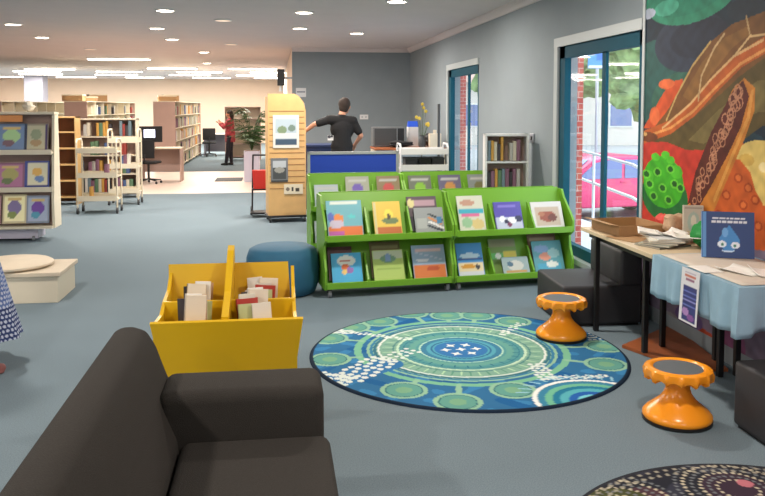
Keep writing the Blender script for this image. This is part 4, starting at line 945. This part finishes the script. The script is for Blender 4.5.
poster('dark framed photograph, lower left on the slatted tower', 271, 158, 288, 182, fx(279)-.005, (110, 114, 118), [r_(.12, .12, .88, .6, (70, 74, 76)), r_(.12, .6, .88, .88, (180, 186, 190)), e(.5, .5, .3, .12, (150, 150, 144)), r_(.0, .0, 1, .06, (40, 40, 40))], rz=R(6))
poster('small cream notice with dark marks, low right on the slatted tower', 284, 184, 303, 194, fx(293)-.005, (216, 206, 182), [r_(.4, .3, .5, .7, (60, 60, 60)), r_(.6, .25, .8, .6, (70, 66, 60)), e(.2, .5, .1, .2, (120, 110, 100))], rz=R(6))

# hand cart with a red bin left of the tower
t = thing('hand_cart', 'black framed hand cart carrying a red bin beside the slatted tower', 'cart', (-.24, 12.30, 0))
MB().path([(-.12, 0, .06), (-.10, .02, .92), (.10, .02, .92), (.12, 0, .06)], .013).build('frame', M['black'], t, 60); MB().b2((-.14, -.28, .05), (.14, .02, .075)).build('toe_plate', M['black'], t); MB().b2((-.12, -.2, .40), (.12, .02, .42)).build('tray', M['black'], t)
for x in (-.13, .13): MB().cyl((x-.015, .03, .07), (x+.015, .03, .07), .07, n=20).build('wheel', M['dgrey'], t, 40)
tag(MB().prism([(-.09, 0), (.09, 0), (.11, .28), (-.11, .28)], 'y', -.12, .0).build('storage_bin', M['red'], None, loc=(-.24, 12.25, .421)), 'red plastic bin standing on the hand cart', 'bin')

# planter with a palm-like plant
def plant(loc):
    t = thing('potted_palm', 'large leafy palm in a tall pale lilac planter in front of the far room', 'plant', loc)
    MB().prism([(-.17, 0), (.17, 0), (.17, .68), (-.17, .68)], 'y', -.17, .17).build('planter', M['lilac'], t); MB().b2((-.155, -.155, .67), (.155, .155, .69)).build('soil', M['brown'], t)
    q = random.Random(4); st = MB(); lf = MB()
    for k in range(44):
        a = q.uniform(0, 6.28); rr_ = q.uniform(.25, .55); zt = q.uniform(.95, 1.65); pts = [Vector((0, 0, .68))]
        for i in range(1, 7): u = i/6; pts.append(Vector((math.cos(a)*rr_*u**1.3, math.sin(a)*rr_*u**1.3, .68+(zt-.68)*math.sin(u*1.9)/math.sin(1.57) if u < .83 else .68+(zt-.68)*math.sin(u*1.9))))
        st.path(pts, .005, 5)
        for i in range(2, 7):
            for s in (-1, 1):
                b = pts[i]; d = Vector((math.cos(a+s*.9), math.sin(a+s*.9), -.25)); n = Vector((-math.sin(a), math.cos(a), .3))*.028; e1 = b+d*.19
                v = [lf.bm.verts.new(x) for x in (b, b+d*.06+n, e1, b+d*.06-n)]; lf.bm.faces.new(v)
    st.build('stems', M['leaf'], t); lf.build('leaves', M['leaf'], t)
plant((-.52, 18.0, 0))
tag(MB().b2((-.30, -.42, .001), (.30, .42, .012), .004).build('door_mat', M['dgrey'], None, loc=(-1.05, 18.45, 0)), 'dark mat lying on the pale vinyl beside the lilac planter', 'mat')

# computer desk in front of the far shelving
t = thing('computer_desk', 'mauve computer desk with a cable panel on the vinyl strip', 'desk', (-2.45, 18.3, 0))
MB().b2((-.52, -.3, .73), (.38, .3, .755), .003).build('desktop', M['cream'], t)
for x in (-.50, .355): MB().b2((x, -.28, 0), (x+.025, .28, .73)).build('side_panel', M['mauve'], t)
MB().b2((-.47, .2, .2), (.35, .22, .73)).build('modesty_panel', M['mauve'], t)
t = thing('monitor', 'black computer monitor with a glowing painted reflection, on the far desk', 'monitor', (-2.75, 18.22, .757), R(-6))
MB().b2((-.27, 0, .12), (.27, .03, .47), .008).build('casing', M['black'], t); MB().b2((-.13, -.003, .22), (.11, .001, .40)).build('screen_reflection', M['screen_reflection'], t)  # small glowing patch paints a reflection onto the black monitor
MB().b2((-.02, .03, .01), (.02, .05, .25)).b2((-.1, -.04, 0), (.1, .1, .012)).build('stand', M['black'], t)
def office_chair(label, loc, rz, m):
    t = thing('office_chair', label, 'chair', loc, rz, None)
    MB().b2((-.23, -.22, .43), (.23, .22, .49), .03, 3).build('seat', m, t, 60); MB().b2((-.21, .20, .56), (.21, .24, .95), .02, 3).build('backrest', m, t, 60)
    MB().cyl((0, 0, .1), (0, 0, .43), .025).path([(0, .18, .44), (0, .25, .5), (0, .24, .65)], .015).build('column', M['black'], t)
    for k in range(5):
        a = k*2*math.pi/5; l = MB().cyl((0, 0, .10), (.27*math.cos(a), .27*math.sin(a), .07), .018, .012).build('leg', M['black'], t)
        MB().ball((.27*math.cos(a), .27*math.sin(a), .028), (.028,)*3, 10).build('caster', M['black'], l)
office_chair('dark office chair pushed up to the computer desk', (-2.72, 17.75, 0), R(170), M['blackcloth'])
office_chair('dark office chair at the white desk along the far wall', (-2.2, 27.3, 0), R(185), M['blackcloth'])
t = thing('desk', 'long white desk below the cream wall of the far room', 'desk', (-1.9, 28.1, 0))
MB().b2((-.55, -.35, .71), (1.15, .35, .74)).build('desktop', M['white'], t)
for x in (-.5, 1.08): MB().b2((x-.02, -.3, 0), (x+.02, .3, .71)).build('side_panel', M['colgrey'], t)
MB().b2((-.48, .3, .1), (1.06, .32, .71)).build('modesty_panel', M['colgrey'], t)
wall_case('cupboard', 'beige open cupboard behind the person in the red shirt', -1.55, -.45, 25.2, 1.66, 4, M['mauve'], M['cream'], .45, .1, (), 'cupboard')

# ------------------------------------------------------------------ work area by the back wall
t = thing('service_desk', 'desk with a bright blue front panel in an aluminium frame', 'desk', (1.0, 10.4, 0), R(1))
MB().b2((-.555, 0, .12), (.575, .02, 1.035)).build('blue_panel', M['blue'], t)
f = MB().b2((-.59, -.01, .05), (-.555, .03, 1.07)).b2((.575, -.01, .05), (.61, .03, 1.07)).b2((-.59, -.01, 1.035), (.61, .03, 1.07)).b2((-.59, -.01, .09), (.61, .03, .12)); f.build('frame', M['alu'], t)
for x in (-.59, .575): MB().b2((x, -.12, 0), (x+.035, .2, .05)).build('foot', M['alu'], t)
MB().b2((-.57, .03, .72), (.59, .65, .75), .003).build('desktop', M['navy'], t)
for x in (-.55, .55): MB().b2((x-.015, .1, 0), (x+.015, .6, .72)).build('side_panel', M['navy'], t)
tag(MB().b2((-.16, -.11, 0), (.16, .11, .018), .006).build('keyboard', M['white'], None, loc=(.78, 10.75, .752)), 'white keyboard on the desk behind the blue panel', 'keyboard')
t = trolley('white tubular trolley with a hooped handle in front of the work counter', 1.70, 2.36, 10.78, 1.14, M['white'], (.3, .78, 1.0), None, .4)
for k, (x, c) in enumerate(((1.86, M['dgrey']), (2.05, M['black']), (2.24, M['dgrey']))):
    o = thing('storage_box', ['left', 'middle', 'right'][k]+' dark box on the middle shelf of the white trolley', 'box', (x, 11.0, .802)); MB().b2((-.085, -.12, 0), (.085, .12, .14), .006).build('carton', c, o); MB().b2((-.09, -.125, .12), (.09, .125, .15), .004).build('lid', c, o)
t = thing('work_counter', 'orange-brown topped work counter along the back wall', 'counter', (2.26, 13.2, 0))
MB().b2((-.62, 0, .93), (.60, .7, .965), .004).build('worktop', M['ply'], t)
for x in (-.60, -.2, .2, .57): MB().b2((x-.01, .03, .08), (x+.01, .68, .93)).build('side_panel', M['cream'], t)
for k in range(3):
    d = MB().b2((-.585+k*.385, .012, .10), (-.22+k*.385, .03, .92), .003).build('door', M['wall'], t); MB().b2((-.26+k*.385, .0, .6), (-.245+k*.385, .012, .75)).build('handle', M['steel'], d)
MB().b2((-.6, .06, 0), (.58, .66, .08)).build('plinth', M['black'], t)
t = thing('navy_counter', 'dark navy counter behind the person in black', 'counter', (.75, 12.9, 0))
MB().b2((-.40, 0, 1.0), (.45, .6, 1.04), .004).build('worktop', M['navy'], t); MB().b2((-.38, .02, .06), (.43, .58, 1.0)).build('carcass', M['navy'], t); MB().b2((-.36, .05, 0), (.41, .56, .06)).build('plinth', M['black'], t)
t = thing('microwave_oven', 'grey steel microwave on the work counter', 'microwave', (1.92, 13.5, .966))
MB().b2((-.27, 0, .01), (.27, .35, .34), .006).build('casing', M['steel'], t); MB().b2((-.25, -.012, .03), (.13, 0, .32), .003).build('door', M['dgrey'], t); MB().b2((.15, -.008, .03), (.26, 0, .32)).build('control_panel', M['black'], t); MB().cyl((.135, -.03, .06), (.135, -.03, .29), .008).build('handle', M['steel'], t)
# dark bags and coats on the counter, flowers, blue packet, leaning pole
crumple('coat_pile', 'black coat heaped on the work counter', 'coat', (2.08, 13.34, .966), (.20, .11, .055), M['blackcloth'], 12)
crumple('handbag', 'black bag slumped at the right end of the work counter', 'bag', (2.63, 13.62, .966), (.13, .12, .10), M['black'], 13)
t = thing('milk_carton', 'blue and white carton standing on the work counter', 'carton', (2.37, 13.75, .966), R(8))
MB().b2((-.09, -.05, 0), (.09, .05, .34)).build('carton_body', M['white'], t); MB().prism([(-.05, .34), (.05, .34), (0, .44)], 'x', -.09, .09).build('carton_top', mat('bright_blue', (40, 80, 190), .4), t)
t = thing('flower_vase', 'vase with yellow flowers and tall stems on the work counter', 'vase', (2.46, 13.30, .966))
MB().lathe([(0, 0), (.05, 0), (.065, .06), (.05, .15), (.035, .18), (.045, .21), (.035, .21), (.025, .18), (0, .02)], n=24).build('vase_body', M['dgrey'], t, 50)
q = random.Random(8); st = MB()
for k in range(9):
    fl = MB()
    a = q.uniform(0, 6.28); b = Vector((.10*math.cos(a), .08*math.sin(a), q.uniform(.28, .75))); st.cyl((0, 0, .1), b, .003, n=5)
    for j in range(5): fl.ball(b+Vector((.018*math.cos(j*1.26), .0, .018*math.sin(j*1.26))), (.014, .006, .014), 6)
    fl.ball(b, (.012, .009, .012), 6); fl.build('flower', mat('yellow_petals', (214, 186, 70), .6), t)
st.build('stems', M['leaf'], t)
tag(MB().b2((-.10, -.06, 0), (.10, .06, .24), .01).cyl((0, 0, .24), (0, 0, .30), .03).build('canister', M['tan'], None, loc=(2.66, 13.22, .966)), 'tan canister beside the flowers on the work counter', 'canister')
t = thing('floor_pole', 'slim grey pole stand near the corner by the small window', 'pole', (2.63, 12.75, 0)); MB().cyl((0, 0, .02), (0, 0, 1.70), .022).build('pole', M['dgrey'], t, 40); MB().lathe([(0, 0), (.14, 0), (.14, .015), (.03, .03), (0, .03)], n=30).build('base', M['black'], t, 40)
# things fixed to walls
t = thing('wall_speaker', 'black wall speaker high on the end of the grey wall', 'speaker', (.12, 16.9, 1.98)); MB().b2((-.07, -.02, .12), (.08, .17, .46), .012).build('cabinet', M['black'], t); MB().b2((.08, .05, .26), (.24, .09, .30)).build('bracket', M['steel'], t); MB().cyl((0, .07, 0), (0, .07, .12), .045, .02).build('lamp_cone', M['white'], t)
poster('small white notice on the grey wall behind the person in black', 296, 88, 306, 97, 17.003, (200, 204, 208), [r_(.1, .5, .9, .62, (90, 100, 120))], name='notice', cat='notice')
poster('white panel below the notice on the grey wall', 297, 103, 305, 122, 17.003, (180, 184, 188), [r_(.1, .1, .9, .9, (172, 176, 180))], name='wall_panel', cat='panel')
t = thing('socket_plate', 'white double socket on the grey wall right of the person in black', 'socket', B(364, 117, 16.99)); MB().b2((-.09, -.01, -.05), (.09, .005, .05), .004).build('plate', M['white'], t)
for x in (-.04, .04): MB().b2((x-.015, -.013, -.015), (x+.015, -.009, .015)).build('switch', M['alu'], t)
p = W(533, 138); t = thing('wall_switch', 'small dark switch on the right wall beside the white book rack', 'switch', (WX-.012, p.y, p.z)); MB().b2((-.006, -.06, -.05), (.01, .06, .05), .003).build('plate', M['alu'], t); MB().b2((-.012, -.02, -.02), (-.005, .02, .02)).build('button', M['black'], t)

# small book rack against the right wall
rk = wall_case('book_rack', 'small white book rack against the right wall between the windows', -.24, .24, 0, 1.35, 4, M['white'], M['mauve'], .22, .06)
rk.location = (2.545, 8.60, 0); rk.rotation_euler.z = R(-8)
for k in (2, 3):
    book_row((2.545-.21*math.cos(R(8))+.005, 8.625+.21*math.sin(R(8)), .085+k*(1.35-.06)/4), (math.cos(R(8)), -math.sin(R(8))), .41, R(-8), 'book on the %s shelf of the white rack by the right wall' % ('upper' if k == 3 else 'second'), 'books on the white wall rack, %s shelf' % ('upper' if k == 3 else 'second'), .95, 1.0, .95)

# ------------------------------------------------------------------ lamps in the ceiling
def downlight(x, y, on, label, pw=None, grp='recessed ceiling downlights'):
    t = thing('ceiling_downlight', label, 'ceiling light', (x, y, CEIL-.012), 0, grp)
    MB().lathe([(.105, .012), (.13, .012), (.13, .002), (.115, -.004), (.105, .002)], n=32).build('rim', M['white'], t, 40)
    MB().lathe([(0, 0), (.106, 0), (.106, .010), (0, .010)], n=32).build('diffuser', M['lamp'] if on else M['lampoff'], t)
    if on:
        L = bpy.data.lights.new('downlight', 'AREA'); L.shape = 'DISK'; L.size = .2; L.energy = pw or PW; L.color = LC; o = bpy.data.objects.new('downlight_lamp', L); C.objects.link(o); o.location = (x, y, CEIL-.03); o.parent = None
PW = 40; LC = (1, .90, .80)
spots = [((13, 24), 1, 'nearest the top left corner'), ((165, 10), 1, 'large lit one near the top edge left of centre'), ((157, 28), 1, 'lit one just behind the large one left of centre'), ((223, 20), 0, 'dim one at the top between the two lit pairs'), ((304, 12), 1, 'bright one near the top above the blue desk'), ((300, 28), 1, 'one just behind the bright one above the blue desk'),
         ((397, 1), 1, 'at the top edge near the right wall'), ((357, 33), 1, 'yellowish one before the grey back wall'), ((42, 37), 1, 'second row at far left'), ((172, 39), 1, 'third of the row left of centre'), ((231, 44), 0, 'dim one midway down the ceiling'), ((204, 52), 1, 'small one further back left of centre'), ((207, 63), 1, 'smallest lit one before the tube lights'), ((-20, 52), 1, 'outside left'), ((90, 49), 0, 'dim one between the left rows'), ((131, 74), 1, 'tiny one among the tube lights')]
for (px, py), on, lab in spots:
    if px < 0: continue
    p = P(px, py, CEIL); downlight(p.x, p.y, on, 'round ceiling downlight, '+lab)
for x in (-6, -2.3, 1.4):  # unseen downlights added to light the near part of the room
    for y in (-1.5, 2.2, 5.8):
        L = bpy.data.lights.new('downlight', 'AREA'); L.shape = 'DISK'; L.size = .2; L.energy = PW*.9; L.color = LC
        o = bpy.data.objects.new('downlight_lamp', L); C.objects.link(o); o.location = (x, y, CEIL-.03)
        t = thing('ceiling_downlight', 'round ceiling downlight added out of view above the reading area', 'ceiling light', (x, y, CEIL-.012), 0, 'added unseen downlights above the reading area')
        MB().lathe([(.105, .012), (.13, .012), (.13, .002), (.115, -.004), (.105, .002)], n=32).build('rim', M['white'], t, 40); MB().lathe([(0, 0), (.106, 0), (.106, .010), (0, .010)], n=32).build('diffuser', M['lamp'], t)
tubes = [(50, 68, 25.6), (119, 58, 20.4)]
n = 0
tl = []
for px, py in ((50, 68), (119, 58)): tl.append(tuple(P(px, py, CEIL))[:2])
for y in (26.0, 28.6, 31.2, 34.0):
    for x in (-11.3, -8.6, -5.9, -3.2, -.7):
        if not (y == 26.0 and x < -3.5): tl.append((x+(.6 if y in (28.6, 34.0) else 0), y))
for k, (x, y) in enumerate(tl):
    lab = ['long tube light at the left, first of the far room', 'long tube light nearest the camera left of centre'][k] if k < 2 else 'long white tube light of the rows over the far room'
    t = thing('tube_light', lab, 'ceiling light', (x, y, CEIL-.05), 0, None if k < 2 else 'rows of tube lights over the far room')
    MB().b2((-.78, -.09, .02), (.78, .09, .05)).build('housing', M['white'], t); MB().b2((-.76, -.075, -.005), (.76, .075, .02), .01).build('diffuser', M['tube'], t)
    L = bpy.data.lights.new('tube', 'AREA'); L.shape = 'RECTANGLE'; L.size = 1.5; L.size_y = .16; L.energy = TW if (TW := 62) else 0; L.color = (1, .93, .82)
    o = bpy.data.objects.new('tube_lamp', L); C.objects.link(o); o.location = (x, y, CEIL-.07)

# ------------------------------------------------------------------ outside the windows
struct(MB().b2((WX+.2, -6, -1.0), (60, 60, -.9)), 'ground_outside', M['asphalt'])
struct(MB().b2((WX+.2, 4, -.9), (WX+1.6, 20, .0)), 'ground_ramp', mat('ramp_concrete', (196, 198, 200), .9, var=.04, scale=3))
for k, (px, y, lab) in enumerate(((578, 8.2, 'red brick pier outside the large window'), (462, 13.5, 'red brick pier outside the small window'))):
    a = B(px, 150, y); tag(MB().b2((-.12, 0, 0), (.05, .4, 3.4)).build('brick_pier', BRICK, None, loc=(3.21, y, 0)), lab, 'pier')
tag(MB().b2((0, 0, 0), (.35, 15, .55)).build('brick_fascia', BRICK, None, loc=(WX+1.25, 5, 2.62)), 'red brick fascia band above the windows outside', 'fascia')
# handrails of the ramp
for k, (x, z0, z1, lab) in enumerate(((4.3, .95, .30, 'upper'), (4.3, .55, -.10, 'lower'))):
    t = tag(MB().path([(x, 14, z0+.25), (x, 9.2, z0), (x, 5.4, z1)], .02, 10).build('handrail', M['white'], None, 60), lab+' white handrail sloping along the ramp outside', 'handrail')
for k in range(5):
    y = 5.6+k*1.6; u = (y-5.4)/3.8; zt = .30+.65*min(u, 1)+(.25*(y-9.2)/4.8 if y > 9.2 else 0)
    tag(MB().cyl((4.3, y, 0), (4.3, y, zt), .02, n=10).build('handrail_post', M['white'], None, 60), 'white handrail post standing along the ramp outside', 'post', 'handrail posts on the ramp')
def car(loc, rz):
    t = thing('car', 'magenta pink hatchback parked outside the large window', 'car', loc, rz)
    side = [(-2.1, .30), (-2.12, .62), (-2.0, .86), (-1.35, .93), (-.75, 1.36), (-.3, 1.44), (.7, 1.43), (1.35, 1.22), (1.85, .92), (2.05, .80), (2.08, .40), (2.0, .28)]
    b = MB().prism(side, 'y', -.82, .82); bmesh.ops.bevel(b.bm, geom=[x for x in b.bm.edges], offset=.05, segments=3, affect='EDGES', profile=.6); b.build('body_shell', M['pink'], t, 40)
    for s in (-1, 1):
        w = MB().prism([(-1.15, .95), (-.70, 1.31), (-.30, 1.37), (-.02, 1.37), (-.02, .95)], 'y', s*.815, s*.835).prism([(.06, .95), (.06, 1.37), (.68, 1.36), (1.2, 1.17), (1.3, .95)], 'y', s*.815, s*.835); w.build('side_window', M['tint'], t)
        for x in (-1.35, 1.3):
            wl = MB().cyl((x, s*.66, .31), (x, s*.85, .31), .31, n=28).build('wheel', M['tyre'], t, 40); MB().cyl((x, s*.84, .31), (x, s*.862, .31), .2, n=20).build('hub_cap', M['alu'], wl, 40)
        MB().b2((-.05, s*.82, .85), (.1, s*.84, .88)).build('door_handle', M['pink'], t)
        MB().b2((-2.12, s*.62-.12, .62), (-2.0, s*.62+.12, .74), .02).build('headlamp', M['white'], t)
    MB().quad([(-1.33, -.68, .945), (-1.33, .68, .945), (-.76, .62, 1.36), (-.76, .62, 1.36) if False else (-.76, -.62, 1.36)], -.012).build('windscreen', M['tint'], t)
car((7.6, 17.9, -.9), R(10))
def tree(loc, h, r, seed, label, nb=9):
    t = thing('tree', label, 'tree', loc, 0, None); q = random.Random(seed); tr = MB().cyl((0, 0, 0), (.1, 0, h*.55), .16, .09, n=10); cr = MB()
    for k in range(4): a = q.uniform(0, 6.28); tr.cyl((.08, 0, h*.45), (r*.6*math.cos(a), r*.6*math.sin(a), h*.75), .07, .03, n=8)
    tr.build('trunk', M['bark'], t, 40)
    for k in range(nb):
        a = q.uniform(0, 6.28); rr_ = q.uniform(0, r*.7); c = Vector((rr_*math.cos(a), rr_*math.sin(a), h*q.uniform(.5, .92))); s = r*q.uniform(.4, .62)
        m0 = len(cr.bm.verts); rs = bmesh.ops.create_icosphere(cr.bm, subdivisions=4, radius=1)
        for v in rs['verts']:
            p = v.co; kx = 1+.14*math.sin(7*p.x+k)+.12*math.sin(9*p.y+2*k)+.1*math.sin(13*p.z+k)+.07*math.sin(23*(p.x+p.y))+q.uniform(-.07, .07); v.co = c+p*s*kx
    cr.build('crown', M['tree'], t)
for k, (x, y, h, r, lab) in enumerate(((13.5, 27, 6.5, 2.6, 'pale green tree outside, behind the pink car'), (10.0, 33, 8, 3.0, 'tall tree outside left of the pink car'), (19, 31, 7.5, 3.2, 'wide tree outside to the right of the pink car'), (15.0, 44, 9, 3.4, 'distant tree outside between the nearer ones'), (26, 36, 8, 3.5, 'furthest right tree outside'))):
    tree((x, y, -.9), h, r, 20+k, lab)
t = thing('street_sign', 'blue and white sign on a post outside the large window', 'sign', (8.3, 19.9, -.9)); MB().cyl((0, .05, 0), (0, .05, 4.2), .04).build('post', M['alu'], t)
picture('sign_board', .55, .6, .03, (60, 130, 196), [r_(.0, .0, 1, .12, (236, 236, 240)), r_(.0, .55, .35, 1, (226, 210, 190)), e(.6, .5, .2, .16, (40, 96, 170))], (90, 90, 90), parent=t, nx=14, ny=14).location = (0, 0, 3.55)
t = thing('house', 'pale building across the street outside', 'building', (17, 52, -.9), R(-10))
MB().b2((-14, 0, 0), (14, 8, 4.2)).build('wall', mat('pale_render', (214, 206, 200), .8), t); MB().prism([(-.6, 4.2), (8.6, 4.2), (4, 6.6)], 'x', -14.5, 14.5).build('roof', M['mauve'], t)
for x in (-9, -4, 1, 6, 11): w = MB().b2((x-.8, -.05, 1.2), (x+.8, 0, 2.8)).build('window', M['white'], t); MB().b2((x-.7, -.07, 1.3), (x+.7, -.05, 2.7)).build('pane', M['tint'], w)

# remove prototypes that were never placed
for b in BK:
    if not b[3]: bpy.data.objects.remove(b[0])

# ------------------------------------------------------------------ sky, camera, colour
w = bpy.data.worlds.new('sky'); bpy.context.scene.world = w; w.use_nodes = True; nt = w.node_tree; bg = nt.nodes['Background']
bg.inputs['Color'].default_value = (.86, .93, 1.0, 1); bg.inputs['Strength'].default_value = 2.6
cd = bpy.data.cameras.new('camera'); cam = bpy.data.objects.new('camera', cd); C.objects.link(cam)
cd.sensor_fit = 'HORIZONTAL'; cd.sensor_width = 36; cd.lens = 36*F/765; cd.shift_y = -(248-CY)/765; cd.shift_x = 0; cd.clip_start = .05; cd.clip_end = 300
cam.location = (0, 0, H); cam.rotation_euler = (math.pi/2-PITCH, 0, -YAW)
sc = bpy.context.scene; sc.camera = cam
sc.view_settings.view_transform = 'Standard'; sc.view_settings.look = 'None'; sc.view_settings.gamma = 1; sc.view_settings.exposure = 0.68; sc.view_settings.use_curve_mapping = False
sc.cycles.use_denoising = True; sc.cycles.max_bounces = 8; sc.cycles.sample_clamp_indirect = 6
